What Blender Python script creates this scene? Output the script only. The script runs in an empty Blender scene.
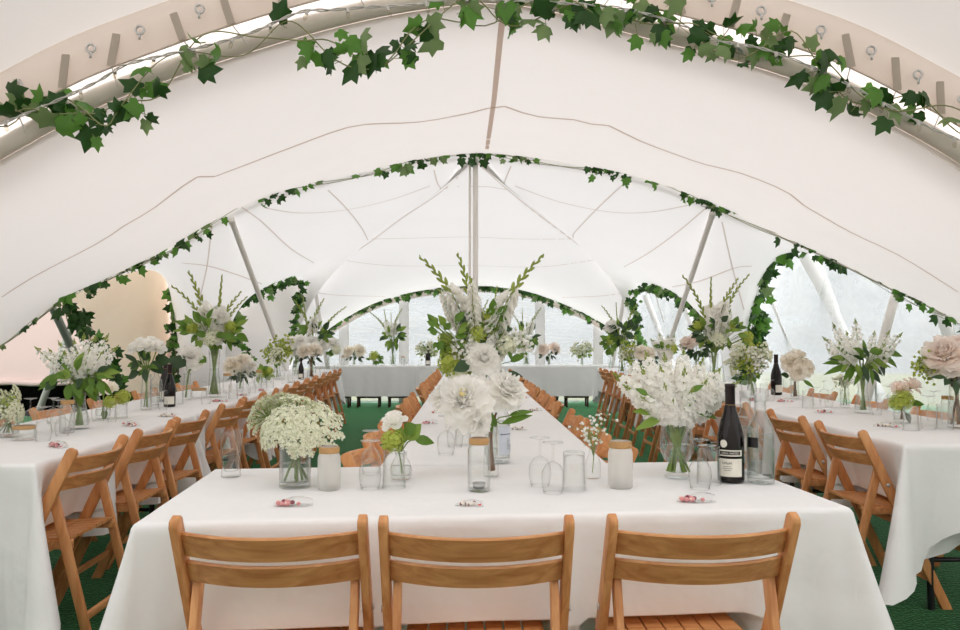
import bpy, bmesh, math, random
import numpy as np
from mathutils import Vector, Matrix, Euler
from mathutils.bvhtree import BVHTree

random.seed(7)
SC = bpy.context.scene
COL = SC.collection
PI = math.pi
R = math.radians
V = Vector

# ------------------------------------------------------------------ camera
F = 770.0
CAM = V((0, 0, 1.2))
CROT = Euler((R(91.934), 0, R(-0.967)))
CM = CROT.to_matrix()
cd = bpy.data.cameras.new('camera')
cd.sensor_width = 36.0
cd.lens = F / 960.0 * 36.0
cd.clip_end = 500
co = bpy.data.objects.new('camera', cd)
co.location = CAM
co.rotation_euler = CROT
COL.objects.link(co)
SC.camera = co


def ray(px, py):
    return CM @ V(((px - 480) / F, (315 - py) / F, -1))


def at(px, py, Y):
    """point of the place at depth Y that the camera sees at (px, py)"""
    d = ray(px, py)
    return CAM + d * (Y / d.y)


def on(px, py, h):
    d = ray(px, py)
    return CAM + d * ((h - CAM.z) / d.z)


def floor_at(px, Y, h=0.0):
    p = at(px, 341, Y)
    return V((p.x, Y, h))


# ------------------------------------------------------------------ materials
def new_mat(name):
    m = bpy.data.materials.new(name)
    m.use_nodes = True
    nt = m.node_tree
    nt.nodes.clear()
    return m, nt, nt.nodes.new('ShaderNodeOutputMaterial')


def lin(c):
    return tuple(((x / 255.0) / 12.92 if x / 255.0 <= 0.04045 else ((x / 255.0 + 0.055) / 1.055) ** 2.4) for x in c) + (1,)


def pmat(name, rgb, rough=0.5, spec=0.5, metal=0.0, var=0.0, scale=20, bump=0.0, bscale=80, sss=0.0, coat=0.0, trans=0.0):
    m, nt, out = new_mat(name)
    b = nt.nodes.new('ShaderNodeBsdfPrincipled')
    c = lin(rgb)
    b.inputs['Base Color'].default_value = c
    b.inputs['Roughness'].default_value = rough
    b.inputs['Specular IOR Level'].default_value = spec
    b.inputs['Metallic'].default_value = metal
    b.inputs['Coat Weight'].default_value = coat
    tc = nt.nodes.new('ShaderNodeTexCoord')
    if var:
        n = nt.nodes.new('ShaderNodeTexNoise')
        n.inputs['Scale'].default_value = scale
        n.inputs['Detail'].default_value = 4
        nt.links.new(tc.outputs['Object'], n.inputs['Vector'])
        mx = nt.nodes.new('ShaderNodeMix')
        mx.data_type = 'RGBA'
        nt.links.new(n.outputs['Fac'], mx.inputs[0])
        mx.inputs[6].default_value = tuple(max(0, x * (1 - var)) for x in c[:3]) + (1,)
        mx.inputs[7].default_value = tuple(min(1, x * (1 + var)) for x in c[:3]) + (1,)
        nt.links.new(mx.outputs[2], b.inputs['Base Color'])
    if bump:
        n2 = nt.nodes.new('ShaderNodeTexNoise')
        n2.inputs['Scale'].default_value = bscale
        nt.links.new(tc.outputs['Object'], n2.inputs['Vector'])
        bp = nt.nodes.new('ShaderNodeBump')
        bp.inputs['Strength'].default_value = bump
        bp.inputs['Distance'].default_value = 0.01
        nt.links.new(n2.outputs['Fac'], bp.inputs['Height'])
        nt.links.new(bp.outputs['Normal'], b.inputs['Normal'])
    if trans:
        t = nt.nodes.new('ShaderNodeBsdfTranslucent')
        t.inputs['Color'].default_value = c
        ms = nt.nodes.new('ShaderNodeMixShader')
        ms.inputs[0].default_value = trans
        nt.links.new(b.outputs[0], ms.inputs[1])
        nt.links.new(t.outputs[0], ms.inputs[2])
        nt.links.new(ms.outputs[0], out.inputs[0])
    else:
        nt.links.new(b.outputs[0], out.inputs[0])
    return m


def fabric(name, rgb, trans, var=0.03, bump=0.25, bscale=1.6, trgb=None):
    """woven canvas: diffuse + translucent, soft creases"""
    m, nt, out = new_mat(name)
    tc = nt.nodes.new('ShaderNodeTexCoord')
    c = lin(rgb)
    ct = lin(trgb) if trgb else c
    n = nt.nodes.new('ShaderNodeTexNoise')
    n.inputs['Scale'].default_value = 1.3
    n.inputs['Detail'].default_value = 6
    nt.links.new(tc.outputs['Object'], n.inputs['Vector'])
    mx = nt.nodes.new('ShaderNodeMix')
    mx.data_type = 'RGBA'
    nt.links.new(n.outputs['Fac'], mx.inputs[0])
    mx.inputs[6].default_value = tuple(x * (1 - var) for x in c[:3]) + (1,)
    mx.inputs[7].default_value = tuple(min(1, x * (1 + var)) for x in c[:3]) + (1,)
    d = nt.nodes.new('ShaderNodeBsdfDiffuse')
    nt.links.new(mx.outputs[2], d.inputs['Color'])
    n2 = nt.nodes.new('ShaderNodeTexNoise')
    n2.inputs['Scale'].default_value = bscale
    n2.inputs['Detail'].default_value = 3
    nt.links.new(tc.outputs['Object'], n2.inputs['Vector'])
    bp = nt.nodes.new('ShaderNodeBump')
    bp.inputs['Strength'].default_value = bump
    bp.inputs['Distance'].default_value = 0.05
    nt.links.new(n2.outputs['Fac'], bp.inputs['Height'])
    nt.links.new(bp.outputs['Normal'], d.inputs['Normal'])
    if trans > 0:
        t = nt.nodes.new('ShaderNodeBsdfTranslucent')
        t.inputs['Color'].default_value = ct
        ms = nt.nodes.new('ShaderNodeMixShader')
        ms.inputs[0].default_value = trans
        nt.links.new(d.outputs[0], ms.inputs[1])
        nt.links.new(t.outputs[0], ms.inputs[2])
        nt.links.new(ms.outputs[0], out.inputs[0])
    else:
        nt.links.new(d.outputs[0], out.inputs[0])
    return m


def wood(name, a, b_, rough=0.42, ms=(3, 30, 30)):
    m, nt, out = new_mat(name)
    b = nt.nodes.new('ShaderNodeBsdfPrincipled')
    tc = nt.nodes.new('ShaderNodeTexCoord')
    oi = nt.nodes.new('ShaderNodeObjectInfo')
    add = nt.nodes.new('ShaderNodeVectorMath')
    add.operation = 'MULTIPLY_ADD'
    comb = nt.nodes.new('ShaderNodeCombineXYZ')
    for k in range(3):
        nt.links.new(oi.outputs['Random'], comb.inputs[k])
    nt.links.new(comb.outputs[0], add.inputs[0])
    add.inputs[1].default_value = (7, 5, 3)
    nt.links.new(tc.outputs['Object'], add.inputs[2])
    mp = nt.nodes.new('ShaderNodeMapping')
    mp.inputs['Scale'].default_value = ms
    nt.links.new(add.outputs[0], mp.inputs['Vector'])
    n = nt.nodes.new('ShaderNodeTexNoise')
    n.inputs['Scale'].default_value = 1.6
    n.inputs['Detail'].default_value = 6
    n.inputs['Distortion'].default_value = 0.6
    nt.links.new(mp.outputs[0], n.inputs['Vector'])
    cr = nt.nodes.new('ShaderNodeValToRGB')
    cr.color_ramp.elements[0].position = 0.3
    cr.color_ramp.elements[0].color = lin(a)
    cr.color_ramp.elements[1].position = 0.72
    cr.color_ramp.elements[1].color = lin(b_)
    nt.links.new(n.outputs['Fac'], cr.inputs[0])
    nt.links.new(cr.outputs[0], b.inputs['Base Color'])
    b.inputs['Roughness'].default_value = rough
    b.inputs['Specular IOR Level'].default_value = 0.4
    bp = nt.nodes.new('ShaderNodeBump')
    bp.inputs['Strength'].default_value = 0.12
    bp.inputs['Distance'].default_value = 0.004
    nt.links.new(n.outputs['Fac'], bp.inputs['Height'])
    nt.links.new(bp.outputs['Normal'], b.inputs['Normal'])
    nt.links.new(b.outputs[0], out.inputs[0])
    return m


def glass(name, tint=(0.985, 0.99, 0.987), edge=(0.72, 0.73, 0.72), gl=0.9, blend=0.35):
    """thin clear glass: see-through, darker where the wall is seen edge-on, with reflections"""
    m, nt, out = new_mat(name)
    lw = nt.nodes.new('ShaderNodeLayerWeight')
    lw.inputs['Blend'].default_value = blend
    mx = nt.nodes.new('ShaderNodeMix')
    mx.data_type = 'RGBA'
    pw = nt.nodes.new('ShaderNodeMath')
    pw.operation = 'POWER'
    pw.inputs[1].default_value = 2.2
    nt.links.new(lw.outputs['Facing'], pw.inputs[0])
    nt.links.new(pw.outputs[0], mx.inputs[0])
    mx.inputs[6].default_value = tint + (1,)
    mx.inputs[7].default_value = edge + (1,)
    t = nt.nodes.new('ShaderNodeBsdfTransparent')
    nt.links.new(mx.outputs[2], t.inputs['Color'])
    g = nt.nodes.new('ShaderNodeBsdfGlossy')
    g.inputs['Roughness'].default_value = 0.03
    g.inputs['Color'].default_value = (gl, gl, gl, 1)
    p5 = nt.nodes.new('ShaderNodeMath')
    p5.operation = 'POWER'
    p5.inputs[1].default_value = 4.0
    lw2 = nt.nodes.new('ShaderNodeLayerWeight')
    lw2.inputs['Blend'].default_value = 0.5
    nt.links.new(lw2.outputs['Facing'], p5.inputs[0])
    fr = nt.nodes.new('ShaderNodeMath')
    fr.operation = 'MULTIPLY_ADD'
    fr.inputs[1].default_value = 0.9
    fr.inputs[2].default_value = 0.055
    nt.links.new(p5.outputs[0], fr.inputs[0])
    ms = nt.nodes.new('ShaderNodeMixShader')
    nt.links.new(fr.outputs[0], ms.inputs[0])
    nt.links.new(t.outputs[0], ms.inputs[1])
    nt.links.new(g.outputs[0], ms.inputs[2])
    nt.links.new(ms.outputs[0], out.inputs[0])
    return m


def hazy(name, haze, rgb, streak=0.0, sscale=(1, 1, 1), rough=0.25, sw=0.12):
    """milky plastic film / frosted glass: part see-through, part scattering, wrinkled"""
    m, nt, out = new_mat(name)
    tc = nt.nodes.new('ShaderNodeTexCoord')
    t = nt.nodes.new('ShaderNodeBsdfTransparent')
    d = nt.nodes.new('ShaderNodeBsdfTranslucent')
    d.inputs['Color'].default_value = lin(rgb)
    d2 = nt.nodes.new('ShaderNodeBsdfDiffuse')
    d2.inputs['Color'].default_value = lin(rgb)
    mm = nt.nodes.new('ShaderNodeMixShader')
    mm.inputs[0].default_value = 0.4
    nt.links.new(d.outputs[0], mm.inputs[1])
    nt.links.new(d2.outputs[0], mm.inputs[2])
    g = nt.nodes.new('ShaderNodeBsdfGlossy')
    g.inputs['Roughness'].default_value = rough
    ms = nt.nodes.new('ShaderNodeMixShader')
    ms.inputs[0].default_value = haze
    nt.links.new(t.outputs[0], ms.inputs[1])
    nt.links.new(mm.outputs[0], ms.inputs[2])
    mp = nt.nodes.new('ShaderNodeMapping')
    mp.inputs['Scale'].default_value = sscale
    mp.inputs['Rotation'].default_value = (0, R(28), 0)
    nt.links.new(tc.outputs['Object'], mp.inputs['Vector'])
    n = nt.nodes.new('ShaderNodeTexNoise')
    n.inputs['Scale'].default_value = 3.0
    n.inputs['Detail'].default_value = 5
    n.inputs['Distortion'].default_value = 0.8
    nt.links.new(mp.outputs[0], n.inputs['Vector'])
    if streak:
        cr = nt.nodes.new('ShaderNodeMapRange')
        cr.inputs[1].default_value = 0.35
        cr.inputs[2].default_value = 0.68
        cr.inputs[3].default_value = max(0, haze - streak)
        cr.inputs[4].default_value = min(1, haze + streak)
        nt.links.new(n.outputs['Fac'], cr.inputs[0])
        nt.links.new(cr.outputs[0], ms.inputs[0])
    bp = nt.nodes.new('ShaderNodeBump')
    bp.inputs['Strength'].default_value = 0.3
    bp.inputs['Distance'].default_value = 0.02
    nt.links.new(n.outputs['Fac'], bp.inputs['Height'])
    nt.links.new(bp.outputs['Normal'], g.inputs['Normal'])
    ms2 = nt.nodes.new('ShaderNodeMixShader')
    ms2.inputs[0].default_value = sw
    nt.links.new(ms.outputs[0], ms2.inputs[1])
    nt.links.new(g.outputs[0], ms2.inputs[2])
    nt.links.new(ms2.outputs[0], out.inputs[0])
    return m


def carpet(name):
    m, nt, out = new_mat(name)
    b = nt.nodes.new('ShaderNodeBsdfPrincipled')
    tc = nt.nodes.new('ShaderNodeTexCoord')
    n = nt.nodes.new('ShaderNodeTexNoise')
    n.inputs['Scale'].default_value = 60
    n.inputs['Detail'].default_value = 4
    nt.links.new(tc.outputs['Object'], n.inputs['Vector'])
    n1 = nt.nodes.new('ShaderNodeTexNoise')
    n1.inputs['Scale'].default_value = 1.1
    nt.links.new(tc.outputs['Object'], n1.inputs['Vector'])
    sx = nt.nodes.new('ShaderNodeSeparateXYZ')
    nt.links.new(tc.outputs['Object'], sx.inputs[0])
    md = nt.nodes.new('ShaderNodeMath')
    md.operation = 'PINGPONG'
    md.inputs[1].default_value = 0.5
    nt.links.new(sx.outputs['Y'], md.inputs[0])
    lt = nt.nodes.new('ShaderNodeMath')
    lt.operation = 'LESS_THAN'
    lt.inputs[1].default_value = 0.018
    nt.links.new(md.outputs[0], lt.inputs[0])
    a = nt.nodes.new('ShaderNodeMath')
    a.operation = 'ADD'
    nt.links.new(n.outputs['Fac'], a.inputs[0])
    nt.links.new(n1.outputs['Fac'], a.inputs[1])
    cr = nt.nodes.new('ShaderNodeValToRGB')
    cr.color_ramp.elements[0].position = 0.35
    cr.color_ramp.elements[0].color = (0.006, 0.030, 0.009, 1)
    cr.color_ramp.elements[1].position = 0.7
    cr.color_ramp.elements[1].color = (0.019, 0.090, 0.029, 1)
    hl = nt.nodes.new('ShaderNodeMath')
    hl.operation = 'MULTIPLY'
    hl.inputs[1].default_value = 0.5
    nt.links.new(a.outputs[0], hl.inputs[0])
    nt.links.new(hl.outputs[0], cr.inputs[0])
    mx = nt.nodes.new('ShaderNodeMix')
    mx.data_type = 'RGBA'
    nt.links.new(lt.outputs[0], mx.inputs[0])
    nt.links.new(cr.outputs[0], mx.inputs[6])
    mx.inputs[7].default_value = (0.01, 0.04, 0.015, 1)
    nt.links.new(mx.outputs[2], b.inputs['Base Color'])
    b.inputs['Roughness'].default_value = 0.75
    b.inputs['Sheen Weight'].default_value = 1.0
    b.inputs['Sheen Roughness'].default_value = 0.22
    b.inputs['Specular IOR Level'].default_value = 0.15
    b.inputs['Sheen Tint'].default_value = (0.30, 0.9, 0.40, 1)
    bp = nt.nodes.new('ShaderNodeBump')
    bp.inputs['Strength'].default_value = 0.6
    bp.inputs['Distance'].default_value = 0.01
    nt.links.new(n.outputs['Fac'], bp.inputs['Height'])
    nt.links.new(bp.outputs['Normal'], b.inputs['Normal'])
    nt.links.new(b.outputs[0], out.inputs[0])
    return m


M = dict(
    tent=fabric('canvas_white', (240, 235, 231), 0.20),
    canopy=fabric('canvas_canopy', (239, 233, 229), 0.16),
    thin=fabric('canvas_light_boost', (243, 241, 239), 0.36, bump=0.1),  # for the unseen roof part, lets extra light down onto the tables
    dome=fabric('canvas_bright', (243, 242, 241), 0.20, bump=0.12),
    cream=fabric('canvas_cream', (245, 231, 211), 0.32, bump=0.3),
    pink=fabric('canvas_pink', (226, 206, 199), 0.14, bump=0.15),
    band=fabric('canvas_beige', (218, 207, 197), 0.25, bump=0.1),
    webbing=fabric('webbing', (196, 184, 172), 0.05),
    seam=fabric('seam_tape', (208, 192, 180), 0.8, bump=0.0),
    seamd=fabric('seam_tape_pale', (218, 209, 201), 0.85, bump=0.0),
    beam=pmat('beam_cover', (226, 216, 204), 0.6, var=0.05),
    pole=pmat('pole_metal', (238, 233, 229), 0.45, 0.4, 0.0),
    greypole=pmat('pole_grey', (150, 158, 148), 0.4, 0.5, 0.3),
    steel=pmat('steel', (215, 215, 215), 0.35, 0.5, 0.6),
    cloth=fabric('table_linen', (245, 244, 244), 0.06, var=0.012, bump=0.35, bscale=5),
    wood=wood('beech_wood', (188, 122, 72), (224, 164, 108)),
    woodv=wood('beech_wood_upright', (188, 122, 72), (224, 164, 108), ms=(30, 18, 3)),
    woodp=wood('pale_wood', (186, 116, 62), (220, 155, 98)),
    dwood=wood('dark_wood', (70, 48, 34), (104, 76, 54)),
    board=wood('table_board', (120, 90, 60), (150, 115, 80)),
    black=pmat('black_metal', (18, 18, 20), 0.4),
    carpet=carpet('green_carpet'),
    glass=glass('clear_glass'),
    bottle=glass('bottle_glass', (0.98, 0.985, 0.982), (0.66, 0.7, 0.68), 0.9, 0.4),
    water=glass('water', (0.97, 0.985, 0.98), (0.86, 0.9, 0.88), 0.7),
    film=glass('clear_film', (0.97, 0.97, 0.97), (0.85, 0.85, 0.85), 1.0),
    frost=hazy('frosted_glass', 0.52, (250, 249, 246), rough=0.35, sw=0.05),
    pvc=hazy('clear_pvc', 0.42, (220, 222, 225), 0.30, (0.35, 1.0, 1.9)),
    pvcr=hazy('clear_pvc_side', 0.52, (220, 222, 223), 0.22, (1.0, 1.0, 1.0)),
    wine=pmat('dark_wine_glass', (18, 9, 11), 0.12, 0.35, coat=0.1),
    capsule=pmat('bottle_capsule', (32, 16, 22), 0.35),
    paper=pmat('paper_label', (232, 228, 216), 0.7),
    ink=pmat('ink', (52, 46, 44), 0.7),
    blueink=pmat('blue_ink', (70, 74, 104), 0.7),
    palebl=pmat('pale_blue_label', (208, 214, 226), 0.6),
    twine=pmat('kraft_twine', (190, 150, 100), 0.8, var=0.2, scale=60, bump=0.5, bscale=200),
    candle=pmat('candle_wax', (238, 234, 226), 0.5, trans=0.3),
    tin=pmat('tealight_tin', (200, 200, 200), 0.3, 0.5, 0.8),
    white=pmat('white_petal', (255, 254, 251), 0.6, 0.2, trans=0.55),
    creamp=pmat('cream_petal', (255, 251, 243), 0.6, 0.2, trans=0.55),
    blush=pmat('blush_petal', (255, 247, 241), 0.6, 0.2, trans=0.55),
    yellow=pmat('stamen', (240, 222, 150), 0.7),
    lime=pmat('lime_petal', (188, 200, 96), 0.6, 0.2, var=0.15, scale=40, trans=0.3),
    lace=pmat('lace_floret', (240, 241, 220), 0.7, 0.2, trans=0.25),
    bud=pmat('green_bud', (158, 172, 84), 0.5, 0.3, var=0.15, scale=30, trans=0.2),
    stem=pmat('green_stem', (122, 146, 70), 0.5, 0.4, var=0.15, scale=30),
    redstem=pmat('reddish_stem', (120, 84, 52), 0.5, 0.4, var=0.2, scale=30),
    leaf=pmat('green_leaf', (96, 132, 46), 0.45, 0.4, var=0.25, scale=12, trans=0.3),
    dleaf=pmat('dark_leaf', (50, 76, 42), 0.4, 0.4, var=0.25, scale=12, trans=0.15),
    lleaf=pmat('light_leaf', (130, 158, 66), 0.45, 0.4, var=0.2, scale=12, trans=0.35),
    ivy=pmat('ivy_dark', (44, 84, 30), 0.42, 0.4, var=0.35, scale=8, trans=0.18),
    ivyl=pmat('ivy_light', (96, 148, 58), 0.42, 0.4, var=0.25, scale=8, trans=0.3),
    ivyp=pmat('ivy_pale', (128, 154, 100), 0.5, 0.3, var=0.2, scale=8, trans=0.25),
    vine=pmat('ivy_vine', (146, 150, 100), 0.6),
    cable=pmat('light_cable', (214, 210, 205), 0.5),
    bulb=glass('bulb_glass', (0.9, 0.88, 0.82), (0.6, 0.58, 0.55), 1.0),
    sweetp=pmat('pink_sweet', (228, 150, 150), 0.4),
    sweetw=pmat('white_sweet', (240, 232, 220), 0.4),
    sweetd=pmat('dark_sweet', (130, 40, 62), 0.35),
    red=pmat('red_heart', (214, 30, 50), 0.5),
    tag=pmat('white_tag', (244, 242, 240), 0.6),
    grass=pmat('meadow', (128, 133, 108), 0.9, 0.1, var=0.2, scale=0.6),
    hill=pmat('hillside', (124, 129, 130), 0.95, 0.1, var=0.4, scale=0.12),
    backdrop=pmat('dark_backdrop', (12, 14, 11), 0.95, 0.05, var=0.4, scale=4),
)
MI = list(M.keys())


# ------------------------------------------------------------------ mesh builder
class MB:
    def __init__(s):
        s.v, s.f, s.m, s.mats, s.flat = [], [], [], [], set()

    def mi(s, mat):
        if mat not in s.mats:
            s.mats.append(mat)
        return s.mats.index(mat)

    def add(s, vs, fs, mat, mtx=None, flat=False):
        o = len(s.v)
        if mtx is not None:
            vs = [mtx @ V(p) for p in vs]
        s.v.extend([tuple(p) for p in vs])
        k = s.mi(mat)
        for q in fs:
            if flat:
                s.flat.add(len(s.f))
            s.f.append([i + o for i in q])
            s.m.append(k)

    def grid(s, pts, mat, mtx=None, closed=False):
        """pts[i][j] rows of points"""
        nr, nc = len(pts), len(pts[0])
        vs = [p for row in pts for p in row]
        fs = []
        for i in range(nr - 1):
            for j in range(nc - 1 + (1 if closed else 0)):
                j2 = (j + 1) % nc
                fs.append((i * nc + j, i * nc + j2, (i + 1) * nc + j2, (i + 1) * nc + j))
        s.add(vs, fs, mat, mtx)

    def tube(s, pts, r, mat, n=6, caps=True, mtx=None):
        pts = [V(p) for p in pts]
        rows = []
        up = V((0, 0, 1))
        prev = None
        for i, p in enumerate(pts):
            a = pts[max(0, i - 1)]
            b = pts[min(len(pts) - 1, i + 1)]
            t = (b - a)
            t = t.normalized() if t.length > 1e-9 else V((0, 0, 1))
            if prev is None:
                u = t.cross(up)
                if u.length < 1e-3:
                    u = t.cross(V((1, 0, 0)))
            else:
                u = prev - t * prev.dot(t)
                if u.length < 1e-6:
                    u = t.cross(up)
            u.normalize()
            prev = u
            w = t.cross(u)
            rr = r[i] if isinstance(r, (list, tuple)) else r
            rows.append([p + (u * math.cos(k * 2 * PI / n) + w * math.sin(k * 2 * PI / n)) * rr for k in range(n)])
        s.grid(rows, mat, mtx, True)
        if caps:
            o = len(s.v)
            vs = rows[0] + rows[-1]
            s.add(vs, [tuple(range(n - 1, -1, -1)), tuple(range(n, 2 * n))], mat, mtx)

    def lathe(s, prof, mat, n=20, mtx=None, c=(0, 0, 0)):
        rows = [[V((c[0] + r * math.cos(k * 2 * PI / n), c[1] + r * math.sin(k * 2 * PI / n), c[2] + z)) for k in range(n)] for r, z in prof]
        s.grid(rows, mat, mtx, True)

    def ball(s, c, r, mat, n=8, m=5, mtx=None, sq=(1, 1, 1)):
        rows = []
        for i in range(m + 1):
            a = -PI / 2 + PI * i / m
            rr = max(1e-5, math.cos(a))
            rows.append([V((c[0] + r * sq[0] * rr * math.cos(k * 2 * PI / n), c[1] + r * sq[1] * rr * math.sin(k * 2 * PI / n), c[2] + r * sq[2] * math.sin(a))) for k in range(n)])
        s.grid(rows, mat, mtx, True)

    def box(s, c, size, mat, mtx=None):
        x, y, z = [k / 2 for k in size]
        vs = [V(c) + V((a * x, b * y, d * z)) for a in (-1, 1) for b in (-1, 1) for d in (-1, 1)]
        fs = [(0, 1, 3, 2), (4, 6, 7, 5), (0, 4, 5, 1), (2, 3, 7, 6), (0, 2, 6, 4), (1, 5, 7, 3)]
        s.add(vs, fs, mat, mtx)

    def prism(s, poly, x0, x1, mat):
        """polygon in the y-z plane extruded along x"""
        n = len(poly)
        vs = [V((x0, y, z)) for y, z in poly] + [V((x1, y, z)) for y, z in poly]
        fs = [tuple(range(n)), tuple(range(2 * n - 1, n - 1, -1))]
        for i in range(n):
            j = (i + 1) % n
            fs.append((i, i + n, j + n, j))
        s.add(vs, fs, mat)

    def mesh(s, name, bevel=0.0, smooth=True, weld=False):
        me = bpy.data.meshes.new(name)
        me.from_pydata(s.v, [], s.f)
        for k in s.mats:
            me.materials.append(M[k])
        me.polygons.foreach_set('material_index', s.m)
        sm = [smooth and (i not in s.flat) for i in range(len(s.f))]
        me.polygons.foreach_set('use_smooth', sm)
        if bevel or weld:
            bm = bmesh.new()
            bm.from_mesh(me)
            if weld:
                bmesh.ops.remove_doubles(bm, verts=bm.verts, dist=1e-5)
            bmesh.ops.recalc_face_normals(bm, faces=bm.faces)
            if bevel:
                es = [e for e in bm.edges if len(e.link_faces) == 2 and e.calc_face_angle(0) > 0.6]
                bmesh.ops.bevel(bm, geom=es, offset=bevel, segments=2, affect='EDGES', profile=0.5)
            bm.to_mesh(me)
            bm.free()
        me.update()
        return me

    def build(s, name, parent=None, bevel=0.0, smooth=True, weld=False, loc=None):
        return link(name, s.mesh(name, bevel, smooth, weld), parent, loc)


def link(name, me, parent=None, loc=None, mtx=None):
    o = bpy.data.objects.new(name, me)
    COL.objects.link(o)
    if parent is not None:
        o.parent = parent
    if mtx is not None:
        o.matrix_local = mtx
    elif loc is not None:
        o.location = loc
    return o


def tag(o, label, cat, group=None):
    o['label'] = label
    o['category'] = cat
    if group:
        o['group'] = group
    return o


def thing(name, label, cat, loc=(0, 0, 0), rz=0.0, group=None):
    o = bpy.data.objects.new(name, None)
    o.empty_display_size = 0.1
    COL.objects.link(o)
    o.location = loc
    o.rotation_euler = (0, 0, rz)
    return tag(o, label, cat, group)


def copy_tree(o, parent=None):
    c = o.copy()
    COL.objects.link(c)
    if parent is not None:
        c.parent = parent
    for ch in list(o.children):
        copy_tree(ch, c)
    return c


def structure(o):
    o['kind'] = 'structure'
    return o


# ------------------------------------------------------------------ curves
def catmull(pts, n):
    pts = [V(p) for p in pts]
    P = [pts[0] * 2 - pts[1]] + pts + [pts[-1] * 2 - pts[-2]]
    dense = []
    for i in range(1, len(P) - 2):
        for k in range(16):
            t = k / 16
            a, b, c, d = P[i - 1], P[i], P[i + 1], P[i + 2]
            dense.append(0.5 * ((2 * b) + (c - a) * t + (2 * a - 5 * b + 4 * c - d) * t * t + (3 * b - a - 3 * c + d) * t ** 3))
    dense.append(pts[-1])
    L = [0]
    for i in range(1, len(dense)):
        L.append(L[-1] + (dense[i] - dense[i - 1]).length)
    out = []
    j = 0
    for k in range(n):
        s = L[-1] * k / (n - 1)
        while j < len(L) - 2 and L[j + 1] < s:
            j += 1
        w = (s - L[j]) / max(1e-9, L[j + 1] - L[j])
        out.append(dense[j].lerp(dense[j + 1], min(1, max(0, w))))
    return out


def upsample(ctrl, k):
    """catmull with the control points kept: k samples per span"""
    pts = [V(p) for p in ctrl]
    P = [pts[0] * 2 - pts[1]] + pts + [pts[-1] * 2 - pts[-2]]
    out = []
    for i in range(1, len(P) - 2):
        for q in range(k):
            t = q / k
            a, b, c, d = P[i - 1], P[i], P[i + 1], P[i + 2]
            out.append(0.5 * ((2 * b) + (c - a) * t + (2 * a - 5 * b + 4 * c - d) * t * t + (3 * b - a - 3 * c + d) * t ** 3))
    out.append(pts[-1])
    return out


def soap(U, L, rows, iters=250):
    """tensioned membrane between two curves: ruled start, interior relaxed"""
    U = np.array([tuple(p) for p in U])
    L = np.array([tuple(p) for p in L])
    G = np.array([U * (1 - t) + L * t for t in np.linspace(0, 1, rows + 1)])
    for _ in range(iters):
        G[1:-1, 1:-1] = 0.25 * (G[:-2, 1:-1] + G[2:, 1:-1] + G[1:-1, :-2] + G[1:-1, 2:])
    return [[V(p) for p in row] for row in G]


# ================================================================== TENT
Y1, Y2, Y3 = 4.4, 8.42, 15.0
A1px = [(0, 161), (33, 142), (100, 107), (167, 81), (233, 58), (320, 32), (400, 14), (480, 4), (533, 8), (587, 21), (640, 37), (730, 60), (797, 81), (840, 98), (897, 128), (960, 165)]
A2px = [(0, 345), (60, 301), (110, 278), (160, 254), (200, 230), (235, 210), (280, 193), (340, 177), (400, 164), (440, 157), (475, 154), (510, 156), (560, 162), (620, 173), (670, 188), (705, 201), (740, 216), (780, 236), (840, 263), (880, 283), (960, 323)]
A1 = [at(x, y, Y1) for x, y in A1px]
A2 = [at(x, y, Y2) for x, y in A2px]
A1 = [V((-5.2, Y1, -0.02)), V((-4.5, Y1, 0.8)), V((-3.7, Y1, 1.62))] + A1 + [V((3.75, Y1, 1.6)), V((4.55, Y1, 0.8)), V((5.2, Y1, -0.02))]
A2f = [V((-7.0, Y2, -0.02)), V((-6.1, Y2, 0.55))] + A2 + [V((6.3, Y2, 0.72)), V((7.4, Y2, -0.02))]


def shift_up(curve, d):
    """offset an arch outwards along its own normal"""
    out = []
    for i, p in enumerate(curve):
        a = curve[max(0, i - 1)]
        b = curve[min(len(curve) - 1, i + 1)]
        t = (b - a).normalized()
        out.append(p + V((-t.z, 0, t.x)) * d)
    return out


N = 90
c1 = catmull(A1, N)
c2 = catmull(A2f, N)
# --- ceiling panel between the first and the second arch
rows = []
for i in range(13):
    t = i / 12
    rows.append([c1[k].lerp(c2[k], t) + V((0, 0, -0.10 * math.sin(PI * t) * min(1, k / 12, (N - 1 - k) / 12))) for k in range(N)])
mb = MB()
mb.grid(rows, 'tent')
ceil_mid = structure(mb.build('ceiling'))
bv_mid = BVHTree.FromPolygons([V(v) for v in mb.v], mb.f)


def project(bvh, pxs, back=0.006, dense=8):
    out = []
    flat = []
    for (x0, y0), (x1, y1) in zip(pxs[:-1], pxs[1:]):
        for k in range(dense):
            flat.append((x0 + (x1 - x0) * k / dense, y0 + (y1 - y0) * k / dense))
    flat.append(pxs[-1])
    for x, y in flat:
        d = ray(x, y).normalized()
        h = bvh.ray_cast(CAM, d)
        if h[0] is not None:
            out.append(h[0] - d * back)
    return out


def seam(bvh, pxs, w, parent, mat='seam', name='seam'):
    p = project(bvh, pxs)
    if len(p) < 3:
        return
    b = MB()
    rows = []
    for i, q in enumerate(p):
        t = (p[min(len(p) - 1, i + 1)] - p[max(0, i - 1)]).normalized()
        n = bvh.find_nearest(q)[1]
        sd = t.cross(n).normalized() * w
        rows.append([q - sd, q + sd])
    b.grid(rows, mat)
    return b.build(name, parent)


def smoothpx(pts, n=24):
    return [(p.x, p.y) for p in catmull([(x, y, 0) for x, y in pts], n)]


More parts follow.
